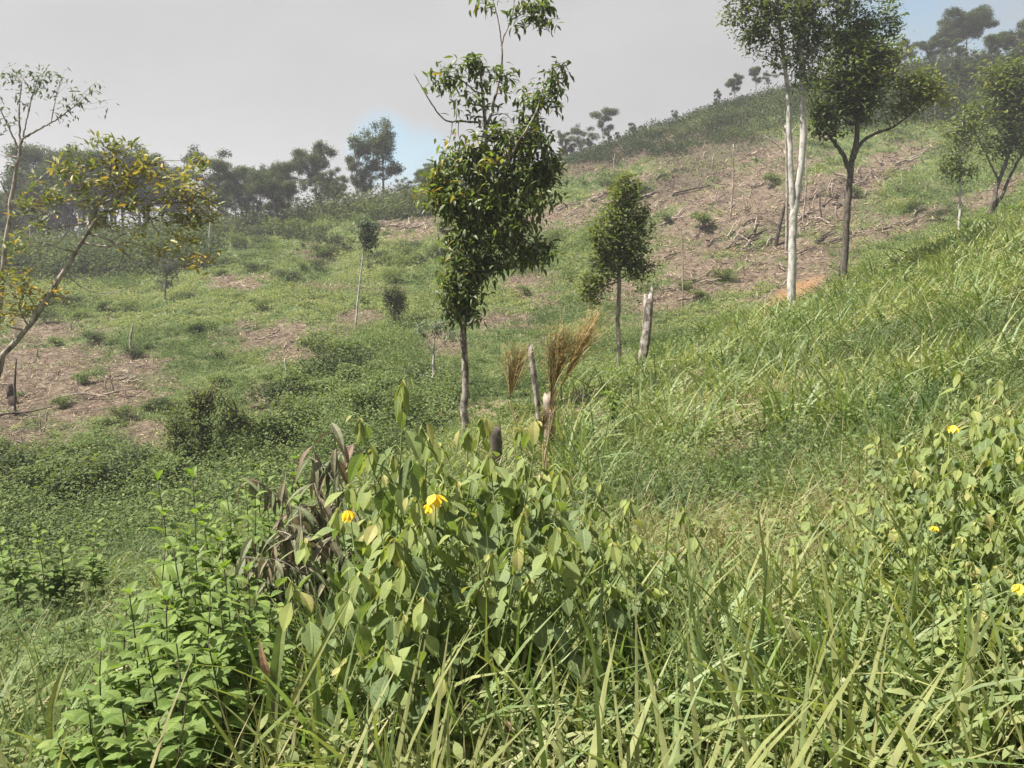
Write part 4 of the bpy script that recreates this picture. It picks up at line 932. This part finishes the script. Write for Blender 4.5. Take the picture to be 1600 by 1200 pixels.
# ------------------------------------------------------------------ near slope grasses (stuff)
def zone(u, v, E): return emask(E, u, v)
BLUE = [(760, 1030, 90, 130, 0), (1330, 1010, 110, 90, 0), (590, 1060, 90, 110, 0), (1450, 1010, 60, 90, 0), (1290, 470, 60, 60, -20), (1050, 1090, 70, 60, 0), (1400, 620, 80, 60, 0), (1130, 560, 90, 40, 0)]
SHRUBZ = [(300, 930, 110, 190, 0)]
def near_grass():
    n = 17000
    X, Y, a = sample_as(n, -.80, .82, 1.55, 50)
    w = U(0, 1, n) < np.clip(.55 + .45 * (Y > 2.3), 0, 1)
    ok = (Y < edgeY(a) * 1.12) & w; X, Y, a = X[ok], Y[ok], a[ok]; Z = ht(X, Y); n = len(X)
    u, v = pix(X, Y, Z + .25)
    bare, org, lit, mar = masks(X, Y, Z)
    nn = fbm(X * .7 + 5, Y * .7, 3)
    keep = U(0, 1, n) > np.clip(lit * .72 + org * 2, 0, .97)
    X, Y, Z, u, v, nn, lit = X[keep], Y[keep], Z[keep], u[keep], v[keep], nn[keep], lit[keep]; n = len(X)
    def emit(sel, k, Lr, w0, el, cv, t0, mat, name, label, spread=.10, wk=.0012, prof=BLADE, tsd=.16, tn=2.2):
        x, y, z = X[sel], Y[sel], Z[sel]; m = len(x)
        if not m: return
        px = np.repeat(x, k) + RNG.normal(0, spread, m * k) * np.repeat(np.clip(y / 8, .6, 1.8), k); py = np.repeat(y, k) + RNG.normal(0, spread, m * k) * np.repeat(np.clip(y / 8, .6, 1.8), k)
        pz = ht(px, py) - .02; yy = np.repeat(y, k)
        tb = np.repeat(np.clip(t0 + (nn[sel] - .5) * tn + RNG.normal(0, .08, m), 0, 1), k) + RNG.normal(0, tsd, m * k)
        tb = np.where(U(0, 1, m * k) < .06, U(.9, 1, m * k), np.clip(tb, 0, .93))
        hf = np.repeat(U(.7, 1.25, m), k)
        L = U(*Lr, m * k) * hf; az = U(0, 2 * PI, m * k)
        b = Buf(); strips(b, np.stack([px, py, pz], -1), az, U(*el, m * k), U(*cv, m * k), L, np.maximum(w0 * U(.6, 1.4, m * k), yy * wk), U(-.4, .4, m * k), tb, prof, twist=.8)
        tag(b.build(name, M[mat]), label, None, None, 'stuff')
    r = U(0, 1, n); blue = emask(BLUE, u, v) > U(.1, .9, n)
    emit((r < .80) & ~blue & ((Y > 3) | (r < .45)), 11, (.22, .55), .006, (.9, 1.5), (-1.7, -.3), .6, 'grass', 'grass', 'fine green grass all over the near slope')
    emit((r > .72) & (r < .86) & (Y < 30), 7, (.25, .62), .012, (.7, 1.5), (-2.2, -.3), .66, 'grass', 'tall_grass', 'taller arching grass blades on the near slope', wk=.0011)
    emit(blue & (r < .55), 10, (.3, .72), .014, (.8, 1.5), (-2.0, -.2), .5, 'bluegrass', 'broad_grass', 'clumps of broad blue-green grass blades', wk=.0012)
    emit((r > .86) | (lit > .35), 8, (.15, .45), .004, (.1, 1.3), (-1.4, .2), .6, 'straw', 'dry_grass', 'dry straw-coloured grass and litter', wk=.0009, prof=SHORT, tsd=.3)
    emit((Y < 3.0) & (u > 430) & (r < np.where(u > 1330, .16, .40)), 8, (.35, .75), .018, (1.05, 1.56), (-1.5, -.1), .66, 'bluegrass', 'front_grass', 'broad arching grass blades nearest the viewer', tsd=.22)
    emit((Y < 3.4) & (u < 470) & (r < .25), 4, (.35, .75), .014, (1.0, 1.5), (-1.5, -.3), .75, 'grass', 'corner_grass', 'scattered yellow-green blades at the lower left', tsd=.1)
    # right slope long swaying grass
    s2 = (Y > 7) & (r < .5) & (u > 880)
    emit(s2 & (nn > .46), 9, (.35, .95), .02, (.85, 1.5), (-1.9, -.2), .62, 'bluegrass', 'swaying_grass', 'long light green grass on the right-hand rise', wk=.0019, tsd=.2)
near_grass()
def near_litter():
    X, Y, a = sample_as(60000, -.8, .8, 1.6, 30)
    Z = ht(X, Y); b_, o_, l_, m_ = masks(X, Y, Z)
    k = (Y < edgeY(a) * 1.1) & (U(0, 1, len(X)) < .12 + l_ * .85); X, Y, Z = X[k], Y[k], Z[k]; n = len(X)
    b = Buf(); L = np.maximum(.12, Y * .012) * U(.5, 1.5, n)
    strips(b, np.stack([X, Y, Z + U(.01, .12, n)], -1), U(0, 2 * PI, n), U(-.2, .6, n), U(-.8, .4, n), L, np.maximum(.005, Y * .0011), U(-1, 1, n), U(0, 1, n), SHORT)
    tag(b.build('straw_litter', M['straw']), 'dry straw litter lying under the near grass', None, None, 'stuff')
near_litter()
def near_weeds():
    X, Y, a = sample_as(9500, -.8, .8, 1.7, 32)
    k = Y < edgeY(a) * 1.05; X, Y = X[k], Y[k]; Z = ht(X, Y); u, v = pix(X, Y, Z)
    k = U(0, 1, len(X)) < .62 + .38 * (u < 520); X, Y, Z = X[k], Y[k], Z[k]; n = len(X)
    nl = 14; tb = np.clip(.5 + (fbm(X * .5, Y * .5, 3) - .5) * 1.6, 0, 1)
    H = U(.12, .38, n)
    p = np.stack([np.repeat(X, nl) + RNG.normal(0, .09, n * nl), np.repeat(Y, nl) + RNG.normal(0, .09, n * nl), np.repeat(Z, nl) + np.repeat(H, nl) * U(.25, 1.1, n * nl)], -1)
    L = np.maximum(.05, np.repeat(Y, nl) * .0055) * U(.6, 1.3, n * nl)
    b = Buf(); strips(b, p, U(0, 2 * PI, n * nl), U(-.3, .9, n * nl), U(-1.2, -.2, n * nl), L, L * .45, U(-.5, .5, n * nl), np.clip(np.repeat(tb, nl) + RNG.normal(0, .12, n * nl), 0, 1), LANCE)
    tag(b.build('weeds', M['cover']), 'low leafy weeds mixed through the near grass', None, None, 'stuff')
near_weeds()

# ------------------------------------------------------------------ foreground plants (each a thing)
def stem_curve(h, lean, n=14):
    a = U(0, 2 * PI); t = np.linspace(0, 1, n)
    k = lean * h
    return np.stack([math.cos(a) * k * t ** 2 + .01 * np.sin(t * 7 + U(0, 6)), math.sin(a) * k * t ** 2 + .01 * np.cos(t * 6), t * h], -1)
def leafy_plant(name, h, kind, cat='plant'):
    root = empty(name, (0, 0, 0), 'x', cat); sb, fb = Buf(), Buf()
    def add(c, r0, f0, n, L0, style, top=True):
        m = len(c); tubes(sb, c[None], np.linspace(r0, r0 * .4, m)[None], 5, np.repeat(np.linspace(.2, .8, m), 5))
        f = np.linspace(f0, 1, n); P = np.stack([np.interp(f * (m - 1), np.arange(m), c[:, i]) for i in range(3)], -1)
        az = np.arange(n) * 2.4 + U(0, 6) + RNG.normal(0, .3, n)
        if style == 'droop':
            pet = .035
            P2 = P + np.stack([np.cos(az) * pet, np.sin(az) * pet, np.full(n, .012)], -1)
            tubes(sb, np.stack([P, (P + P2) / 2 + [0, 0, .01], P2], 1), np.full((n, 3), .0018), 4, .6)
            L = L0 * (1.0 - .45 * f ** 3) * U(.5, 1.2, n)
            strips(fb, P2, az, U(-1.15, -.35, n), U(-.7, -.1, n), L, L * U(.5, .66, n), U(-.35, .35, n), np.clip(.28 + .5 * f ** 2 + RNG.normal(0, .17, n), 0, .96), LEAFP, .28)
            if top:
                k = 4; az2 = np.arange(k) * 1.6 + U(0, 6); L2 = L0 * U(.55, .8, k)
                strips(fb, np.repeat(c[-1][None], k, 0), az2, U(-1.35, -1.0, k), U(-.3, .1, k), L2, L2 * .42, U(-.3, .3, k), np.clip(U(.7, .9, k), 0, 1), LEAFP, .35)
                strips(fb, np.repeat(c[-1][None], 5, 0) + [0, 0, .005], U(0, 6, 5), U(-1.4, -.4, 5), U(-1, 0, 5), U(.02, .04, 5), .013, U(-.6, .6, 5), U(.85, 1, 5), LEAFP, .3)
        elif style == 'opp':
            az = np.repeat(np.arange((n + 1) // 2) * (PI / 2), 2)[:n] + np.tile([0, PI], (n + 1) // 2)[:n] + U(0, 3)
            f = np.repeat(np.linspace(f0, 1, (n + 1) // 2), 2)[:n]; P = np.stack([np.interp(f * (m - 1), np.arange(m), c[:, i]) for i in range(3)], -1)
            L = L0 * (1.05 - .5 * f ** 4) * U(.8, 1.15, n)
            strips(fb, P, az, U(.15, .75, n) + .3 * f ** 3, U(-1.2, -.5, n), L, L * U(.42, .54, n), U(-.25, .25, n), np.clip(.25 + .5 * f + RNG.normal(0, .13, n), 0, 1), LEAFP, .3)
        else:
            L = L0 * U(.7, 1.2, n)
            strips(fb, P, az, U(-1.2, -.1, n), U(-1.1, -.3, n), L, L * U(.16, .26, n), U(-.5, .5, n), np.clip(.15 + .6 * f + RNG.normal(0, .22, n), 0, 1), LANCE, .4)
    if kind == 'pale':
        c = stem_curve(h, .10); add(c, .0055, .42, 13, .15, 'droop')
        for i in range(random.choice([2, 3, 4])):
            k = int(U(5, 10)); a = U(0, 2 * PI); l = h * U(.2, .36)
            e = c[k] + np.array([math.cos(a) * l * .5, math.sin(a) * l * .5, l * .85]); add(spline(np.array([c[k], (c[k] + e) / 2 + [math.cos(a) * .03, math.sin(a) * .03, 0], e]), 8), .0035, .25, 7, .12, 'droop')
        mats = ('stem', 'pale_leaf')
    elif kind == 'round':
        c = stem_curve(h, .12); add(c, .005, .25, 17, .115, 'droop')
        for i in range(4):
            k = int(U(3, 10)); a = U(0, 2 * PI); l = h * U(.25, .4)
            e = c[k] + np.array([math.cos(a) * l * .6, math.sin(a) * l * .6, l * .75]); add(spline(np.array([c[k], (c[k] + e) / 2, e]), 8), .0032, .2, 9, .10, 'droop')
        mats = ('stem', 'pale_leaf')
    elif kind == 'bright':
        c = stem_curve(h, .05); add(c, .005, .15, 28, .12, 'opp')
        for i in range(3):
            k = int(U(3, 9)); a = U(0, 2 * PI); l = h * U(.18, .32)
            e = c[k] + np.array([math.cos(a) * l * .45, math.sin(a) * l * .45, l * .9]); add(spline(np.array([c[k], (c[k] + e) / 2 + [math.cos(a) * .02, math.sin(a) * .02, 0], e]), 8), .0035, .2, 14, .085, 'opp')
        mats = ('bark_dark', 'bright_leaf')
    else:
        c = stem_curve(h, .12); add(c, .007, .3, 22, .15, 'wilt')
        for i in range(6):
            k = int(U(4, 12)); a = U(0, 2 * PI); l = h * U(.15, .3)
            e = c[k] + np.array([math.cos(a) * l * .7, math.sin(a) * l * .7, l * .5]); add(spline(np.array([c[k], (c[k] + e) / 2 + [0, 0, .03], e]), 8), .004, .2, 13, .13, 'wilt')
        mats = ('bark_grey', 'wilt')
    sb.build('stem', M[mats[0]], root); fb.build('foliage', M[mats[1]], root); root['h'] = h
    return root
PR = {'pale': [leafy_plant('pale_leaved_plant', 1.0, 'pale') for _ in range(6)], 'round': [leafy_plant('round_leaved_plant', .9, 'round') for _ in range(5)],
      'bright': [leafy_plant('bright_shrub', .9, 'bright') for _ in range(5)], 'wilt': [leafy_plant('wilted_shrub', .9, 'wilt') for _ in range(3)]}
def plant(kind, u, v, Y, label, group=None, w=None):
    x = float(W(u, v, Y)[0]); g = float(ht(x, Y)); h = float(W(u, v, Y)[2]) - g
    h = max(.3, h)
    p = random.choice(PR[kind]); s = h / p['h']
    return place(p, x, Y, h, label, group, w=(min(max(s, .75), 1.25) if w is None else w))
def flower(root_xy, u, v, Y, label, size=.05):
    """a drooping yellow bell held on its own short stalk"""
    p = W(u, v, Y); b = Buf(); base = tuple(float(q) for q in p)
    r = empty('yellow_flower', base, label, 'flower')
    k = 6
    strips(b, np.repeat(p[None], k, 0), np.arange(k) * 2 * PI / k, U(-1.2, -.6, k), U(-.5, .2, k), size, size * .62, 0, U(0, 1, k), LEAFP, .3)
    strips(b, np.repeat(p[None], 4, 0), np.arange(4) * 1.6 + .5, U(-1.5, -1.1, 4), 0, size * .9, size * .5, 0, U(0, 1, 4), LEAFP, .3)
    b.build('petals', M['petal'], r, base)
    s = Buf(); q = p + [U(-.03, .03), .04, -.14]; tubes(s, spline(np.array([q, p + [0, .02, .01], p]), 7)[None], np.full((1, 7), .0022), 4, .6)
    strips(s, np.repeat(p[None], 4, 0), np.arange(4) * 1.57, -.9, -.3, size * .4, size * .22, 0, .5, DIAM)
    s.build('stalk', M['stem'], r, base)
    return r
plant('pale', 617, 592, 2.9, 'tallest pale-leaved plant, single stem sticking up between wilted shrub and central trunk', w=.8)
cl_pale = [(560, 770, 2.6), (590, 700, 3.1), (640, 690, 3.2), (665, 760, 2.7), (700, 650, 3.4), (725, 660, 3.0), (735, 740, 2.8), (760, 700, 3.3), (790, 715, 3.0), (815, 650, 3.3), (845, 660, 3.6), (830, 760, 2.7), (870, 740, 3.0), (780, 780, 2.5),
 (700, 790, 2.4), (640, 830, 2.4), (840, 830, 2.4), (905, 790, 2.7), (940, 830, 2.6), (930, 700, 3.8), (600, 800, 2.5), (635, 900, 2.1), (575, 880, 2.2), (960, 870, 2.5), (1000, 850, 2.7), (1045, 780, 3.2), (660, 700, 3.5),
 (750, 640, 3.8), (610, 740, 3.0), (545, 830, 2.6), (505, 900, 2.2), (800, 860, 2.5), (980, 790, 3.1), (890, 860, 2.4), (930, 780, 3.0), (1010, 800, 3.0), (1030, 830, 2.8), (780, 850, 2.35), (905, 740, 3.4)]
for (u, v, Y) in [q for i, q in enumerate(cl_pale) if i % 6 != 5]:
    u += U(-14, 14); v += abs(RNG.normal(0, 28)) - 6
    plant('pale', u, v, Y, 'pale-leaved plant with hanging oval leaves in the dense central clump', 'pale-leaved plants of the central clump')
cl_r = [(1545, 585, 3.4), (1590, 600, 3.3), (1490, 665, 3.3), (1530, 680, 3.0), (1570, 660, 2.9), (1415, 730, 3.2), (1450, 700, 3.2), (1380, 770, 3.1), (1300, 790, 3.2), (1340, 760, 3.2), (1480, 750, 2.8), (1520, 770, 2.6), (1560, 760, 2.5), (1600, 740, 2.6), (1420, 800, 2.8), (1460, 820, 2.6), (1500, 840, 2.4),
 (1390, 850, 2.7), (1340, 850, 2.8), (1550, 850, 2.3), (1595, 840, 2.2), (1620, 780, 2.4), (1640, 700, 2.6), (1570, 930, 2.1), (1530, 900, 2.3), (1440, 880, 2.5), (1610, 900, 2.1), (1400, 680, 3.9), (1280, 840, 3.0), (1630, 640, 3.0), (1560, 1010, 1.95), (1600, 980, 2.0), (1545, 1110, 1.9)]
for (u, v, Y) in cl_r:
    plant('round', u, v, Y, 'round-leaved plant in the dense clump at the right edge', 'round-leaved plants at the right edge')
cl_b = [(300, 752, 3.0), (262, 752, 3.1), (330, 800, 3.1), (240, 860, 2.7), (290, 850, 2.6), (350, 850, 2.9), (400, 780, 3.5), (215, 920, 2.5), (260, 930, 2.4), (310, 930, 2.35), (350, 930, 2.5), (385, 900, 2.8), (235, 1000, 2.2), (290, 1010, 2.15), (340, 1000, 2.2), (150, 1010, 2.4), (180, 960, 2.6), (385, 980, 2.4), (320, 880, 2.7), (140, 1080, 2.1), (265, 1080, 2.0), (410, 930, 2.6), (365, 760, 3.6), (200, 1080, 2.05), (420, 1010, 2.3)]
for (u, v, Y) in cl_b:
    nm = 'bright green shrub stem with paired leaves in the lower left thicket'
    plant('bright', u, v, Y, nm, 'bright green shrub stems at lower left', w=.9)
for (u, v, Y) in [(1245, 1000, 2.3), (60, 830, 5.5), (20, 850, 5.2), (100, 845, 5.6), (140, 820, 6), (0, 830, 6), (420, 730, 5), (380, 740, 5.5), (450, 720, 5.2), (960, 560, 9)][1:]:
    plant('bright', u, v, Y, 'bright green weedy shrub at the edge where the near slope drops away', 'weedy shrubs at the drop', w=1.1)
plant('wilt', 540, 655, 3.9, 'biggest wilted shrub with hanging maroon-brown leaves left of the pale clump', w=1.0)
for (u, v, Y) in [(505, 690, 4.0), (520, 760, 3.6)]:
    plant('wilt', u, v, Y, 'wilted shrub stem with hanging narrow brown-green leaves behind the pale clump', 'wilted shrub stems', w=1.1)
for (u, v, Y) in [(430, 745, 3.8), (455, 780, 3.6), (490, 800, 3.3), (440, 810, 3.5)]:
    plant('wilt', u, v, Y, 'greyish drooping shrub stem between the bright shrub and the wilted shrub', 'greyish drooping shrub stems', w=1.0)
flower(None, 543, 797, 2.45, 'yellow bell flower at the left edge of the central pale clump', .042)
flower(None, 680, 772, 2.5, 'yellow bell flower in the middle of the central pale clump, the upper one', .05)
flower(None, 668, 788, 2.5, 'smaller yellow bell flower just below the other in the central clump', .035)
flower(None, 1490, 664, 2.9, 'yellow flower on top of the right-edge clump', .035)
flower(None, 1594, 912, 2.0, 'orange-yellow flower at the right border of the photo', .032)
flower(None, 1460, 822, 2.4, 'small yellow flower low inside the right-edge clump', .02)

# plume grasses
def plume(u0, v0, pts, Y, label, heads):
    x = float(W(u0, v0, Y)[0]); g = float(ht(x, Y)); base = (x, Y, g)
    r = empty('plume_grass', base, label, 'plume grass'); sb, hb = Buf(), Buf()
    for st_, (tu, tv, spread, n, Lp) in zip(pts, heads):
        P = [np.array([x + U(-.03, .03), Y + U(-.03, .03), g])] + [W(a, b, Y) for a, b in st_]
        c = spline(np.array(P), 16); tubes(sb, c[None], np.linspace(.006, .0028, 16)[None], 5, .8)
        top = c[-1]; d0 = W(tu, tv, Y) - top; Lm = np.linalg.norm(d0)
        az = np.where(U(0, 1, n) < .5, 0, PI) ; el0 = math.atan2(d0[2], d0[0])
        f = U(0, .45, n)[:, None]; Pp = top + d0 * f
        ang = el0 + RNG.normal(0, spread * 1.25, n); L = Lm * (1 - f[:, 0]) * U(.6, 1.05, n)
        azz = np.where(np.cos(ang) > 0, 0, PI) + RNG.normal(0, .25, n); ee = np.where(np.cos(ang) > 0, ang, PI - ang)
        strips(hb, Pp, azz, ee, U(-.9, .5, n), L, U(.0028, .0055, n), U(-1, 1, n), U(0, 1, n), [1, .9, .8, .6, .3], 0)
        nb = n * 9; i = RNG.integers(0, n, nb); q = Pp[i] + np.stack([np.cos(azz[i]) * np.cos(ee[i]), np.sin(azz[i]) * np.cos(ee[i]), np.sin(ee[i])], -1) * (L[i] * U(.25, .95, nb))[:, None]
        strips(hb, q, azz[i], ee[i] + RNG.normal(0, .8, nb), 0, .022, .0035, U(-1, 1, nb), U(.2, 1, nb), DIAM)
    sb.build('stalk', M['plume'], r, base); hb.build('plume_head', M['plume'], r, base)
plume(848, 880, [[(852, 760), (860, 640)], [(846, 760), (864, 650), (874, 610)], [(850, 760), (868, 600)]], 4.4, 'tall golden plume grass with two feathery heads, the right and larger one', [(872, 500, .10, 90, 1), (938, 478, .07, 120, 1), (890, 505, .16, 70, 1)])
plume(835, 860, [[(838, 760), (805, 660), (796, 625)]], 4.6, 'golden plume grass with one short head, left of the larger one', [(812, 533, .16, 110, 1)])
plume(845, 850, [[(850, 760), (848, 690)]], 4.3, 'short brown plume grass head low at the foot of the golden plumes', [(852, 630, .08, 26, 1)])

# tall broad blades, ferns, dead leaves in front
def big_blade(u, v, u2, v2, Y, w, label, mat='bluegrass', t=.6, curv=-.5, name='grass_blade', group=None):
    p0 = W(u, v, Y); p1 = W(u2, v2, Y); g = float(ht(p0[0], Y)); p0[2] = max(g, min(p0[2], g + .25)) if False else p0[2]
    b = Buf(); P = spline(np.array([[p0[0], Y, min(g, p0[2])], p0, (p0 + p1) / 2 + [0, -.02, .02], p1]), 14)
    prof = np.interp(np.linspace(0, 1, 14), [0, .3, .7, 1], [.6, 1, .8, 0.02]) * w * Y / F * .5
    T = np.gradient(P, axis=0); T /= np.linalg.norm(T, axis=1, keepdims=True); S = np.cross(T, np.array([0, -1, .35])); S /= np.linalg.norm(S, axis=1, keepdims=True); Nn = np.cross(S, T)
    V = np.stack([P - S * prof[:, None] + Nn * prof[:, None] * .4, P, P + S * prof[:, None] + Nn * prof[:, None] * .4], 1)
    q = np.array([[i * 3 + j, i * 3 + j + 1, (i + 1) * 3 + j + 1, (i + 1) * 3 + j] for i in range(13) for j in range(2)])
    b.add(V, q, t, False); base = (float(P[0][0]), Y, float(P[0][2])); o = b.build(name, M[mat], None, base); o.location = base
    return tag(o, label, 'grass blade', group)
big_blade(425, 1130, 455, 905, 2.2, 22, 'broad upright green blade right of the bright shrub stems', t=.75)
big_blade(432, 1100, 404, 995, 2.2, 16, 'brown-tipped withered blade beside the broad upright blade', 'brown_leaf', .8)
big_blade(430, 1170, 560, 910, 2.1, 10, 'long yellow-green blade slanting up across the lower left', 'grass', .85)
big_blade(500, 1150, 490, 990, 2.1, 14, 'stiff green blade right of the long slanting blade', t=.7)
big_blade(1265, 1060, 1218, 955, 2.3, 20, 'pale yellow-green pointed leaf upright in the lower right grass', 'grass', .88)
big_blade(1240, 1080, 1150, 985, 2.2, 16, 'broad green blade leaning left in the lower right grass', t=.4)
big_blade(1200, 1110, 1510, 995, 2.2, 14, 'long blue-green blade leaning right across the lower right', t=.7)
big_blade(1270, 1050, 1400, 1000, 2.2, 12, 'shorter blue-green blade leaning right below the round-leaved clump', t=.5)
big_blade(80, 1140, 112, 1020, 2.3, 14, 'bright green blade at lower left corner', 'grass', .82)
big_blade(793, 1165, 795, 1118, 2.0, 15, 'dark reddish-brown dead leaf upright in the bottom grass', 'wilt', 1.0, name='dead_leaf')
big_blade(1345, 1130, 1150, 1190, 1.8, 16, 'pale green blade lying low at the bottom edge', t=.8) if False else None
def fern(u, v, Y, label, n=9, L=.8, group='ferns at lower left'):
    x = float(W(u, v, Y)[0]); g = float(ht(x, Y)); b = Buf(); sbuf = Buf()
    for i in range(n):
        az = U(0, 2 * PI); m = 16; t = np.linspace(0, 1, m); Lf = L * U(.7, 1.15); el = U(.9, 1.3); th = el + (-1.7) * t
        c = np.zeros((m, 3)); c[0] = [x, Y, g]
        for k in range(1, m): c[k] = c[k - 1] + Lf / (m - 1) * np.array([math.cos(th[k]) * math.cos(az), math.cos(th[k]) * math.sin(az), math.sin(th[k])])
        tubes(b, c[None], np.linspace(.004, .001, m)[None], 4, .6)
        ff = np.linspace(.2, .99, 34); P = np.stack([np.interp(ff * (m - 1), np.arange(m), c[:, q]) for q in range(3)], -1)
        for sgn in (-1, 1):
            LL = Lf * .15 * np.sin(np.clip(ff * 1.05, 0, 1) * PI) ** .7 + .01
            strips(b, P - np.stack([np.cos(az + sgn * 1.2) * .002 * np.ones(34), np.sin(az + sgn * 1.2) * .002 * np.ones(34), np.zeros(34)], -1), az + sgn * 1.2, np.interp(ff, t, th) * .3, U(-.5, -.2, 34), LL, LL * .12 + .004, U(-.5, .5, 34), U(.3, .75, 34), LANCE)
    r = empty('fern', (x, Y, g), label, 'fern', group); b.build('fronds', M['small_leaf' if False else 'cover'], r, (x, Y, g))
for (u, v, Y) in [(60, 930, 4.5), (140, 900, 5), (200, 870, 5), (30, 1000, 3.6), (110, 990, 3.8), (200, 960, 4), (170, 850, 6), (240, 830, 6), (60, 880, 6), (20, 1080, 3), (440, 700, 9), (490, 720, 8)]:
    fern(u, v, Y, 'feathery fern on the slope left of the bright shrub', L=.7)

# ------------------------------------------------------------------ haze
def haze():
    bb = Buf(); x0, x1, y0, y1, z0, z1 = -850, 850, -30, 430, -45, 62
    V = np.array([[x0, y0, z0], [x1, y0, z0], [x1, y1, z0], [x0, y1, z0], [x0, y0, z1], [x1, y0, z1], [x1, y1, z1], [x0, y1, z1]], float)
    Q = np.array([[0, 3, 2, 1], [4, 5, 6, 7], [0, 1, 5, 4], [1, 2, 6, 5], [2, 3, 7, 6], [3, 0, 4, 7]])
    m, t = mat_base('haze_air'); v = t.nodes.new('ShaderNodeVolumePrincipled'); v.inputs['Color'].default_value = (.88, .89, .97, 1); v.inputs['Density'].default_value = .0010; v.inputs['Anisotropy'].default_value = .3
    o = t.nodes.new('ShaderNodeOutputMaterial'); t.links.new(v.outputs[0], o.inputs['Volume'])
    bb.add(V, Q, .5); ob = bb.build('haze', m); tag(ob, 'pale bluish haze over the valley', None, None, 'stuff')
haze()
ORD = 'first second third fourth fifth sixth seventh eighth ninth tenth eleventh twelfth thirteenth fourteenth'.split()
def relabel(group, what, rows, rowname):
    L = [o for o in SC.objects if o.get('group') == group and o.parent is None]
    pos = {}
    for o in L:
        h = o['h'] * o.scale[2] if 'h' in o else 0
        p = o.location; uu, vv = pix(p[0], p[1], p[2] + h); pos[o.name] = (float(uu), float(vv))
    L.sort(key=lambda o: pos[o.name][1])
    per = -(-len(L) // rows)
    for i in range(rows):
        R = sorted(L[i * per:(i + 1) * per], key=lambda o: pos[o.name][0])
        for j, o in enumerate(R):
            k = j if j * 2 <= len(R) else len(R) - 1 - j
            side = 'left' if j * 2 <= len(R) else 'right'
            if k < len(ORD): o['label'] = what + ', ' + rowname[i] + ', ' + ORD[k] + ' from the ' + side
R4 = ['top row', 'upper middle row', 'lower middle row', 'bottom row']; R3 = ['top row', 'middle row', 'bottom row']; R2 = ['upper row', 'lower row']
relabel('pale-leaved plants of the central clump', 'pale-leaved plant in the central clump', 4, R4)
relabel('round-leaved plants at the right edge', 'round-leaved plant in the right-edge clump', 4, R4)
relabel('bright green shrub stems at lower left', 'bright shrub stem at lower left', 3, R3)
relabel('trees of the forest row along the left ridge', 'left ridge forest tree', 3, ['tallest third', 'middle-height third', 'lowest third'])
relabel('ferns at lower left', 'feathery fern at lower left', 2, R2)
relabel('greyish drooping shrub stems', 'greyish drooping shrub stem left of the wilted shrub', 1, ['single row'])
relabel('wilted shrub stems', 'small wilted stem with hanging brown-green leaves', 1, ['behind the pale clump'])
relabel('weedy shrubs at the drop', 'bright weedy shrub where the near slope drops', 1, ['single row'])
relabel('small bushes on the upper far slope', 'small bush on the upper far slope', 4, R4)
relabel('low bushes on the lower left slope', 'low leafy bush on the left slope', 4, R4)
relabel('spreading bushes in the gully', 'spreading leafy bush in the gully', 2, R2)
relabel('small bushes on the right slope', 'small bush on the right slope', 2, R2)
relabel('trees of the hilltop wood', 'dark tree of the hilltop wood', 2, R2)
relabel('low trees below the hilltop wood', 'low brownish tree below the hilltop wood', 1, ['in its row'])
relabel('small trees on the saddle', 'small hazy tree on the saddle', 1, ['in its row'])
relabel('tiny trees on the dark skyline', 'tiny tree on the dark skyline', 1, ['in its row'])
relabel('branches of the brushwood pile', 'dead branch in the brushwood pile behind the plumes', 2, ['upper half', 'lower half'])
B5 = ['top band', 'second band from top', 'middle band', 'second band from bottom', 'bottom band']
relabel(gR, 'pale fallen branch on the right slope', 5, B5)
relabel(gD, 'charred fallen branch on the right slope', 5, B5)
relabel('fallen branches on the left slope', 'fallen branch on the left slope', 5, B5)
relabel('small standing snags in the burnt clearings', 'small standing broken snag', 2, ['upper half', 'lower half'])
for o in list(SC.objects):
    if o.get('label') == 'x':
        for ch in list(o.children): bpy.data.objects.remove(ch)
        bpy.data.objects.remove(o)
    elif 'h' in o: del o['h']
print('MESH OBJECTS', len(SC.objects), 'verts', sum(len(o.data.vertices) for o in SC.objects if o.type == 'MESH'))
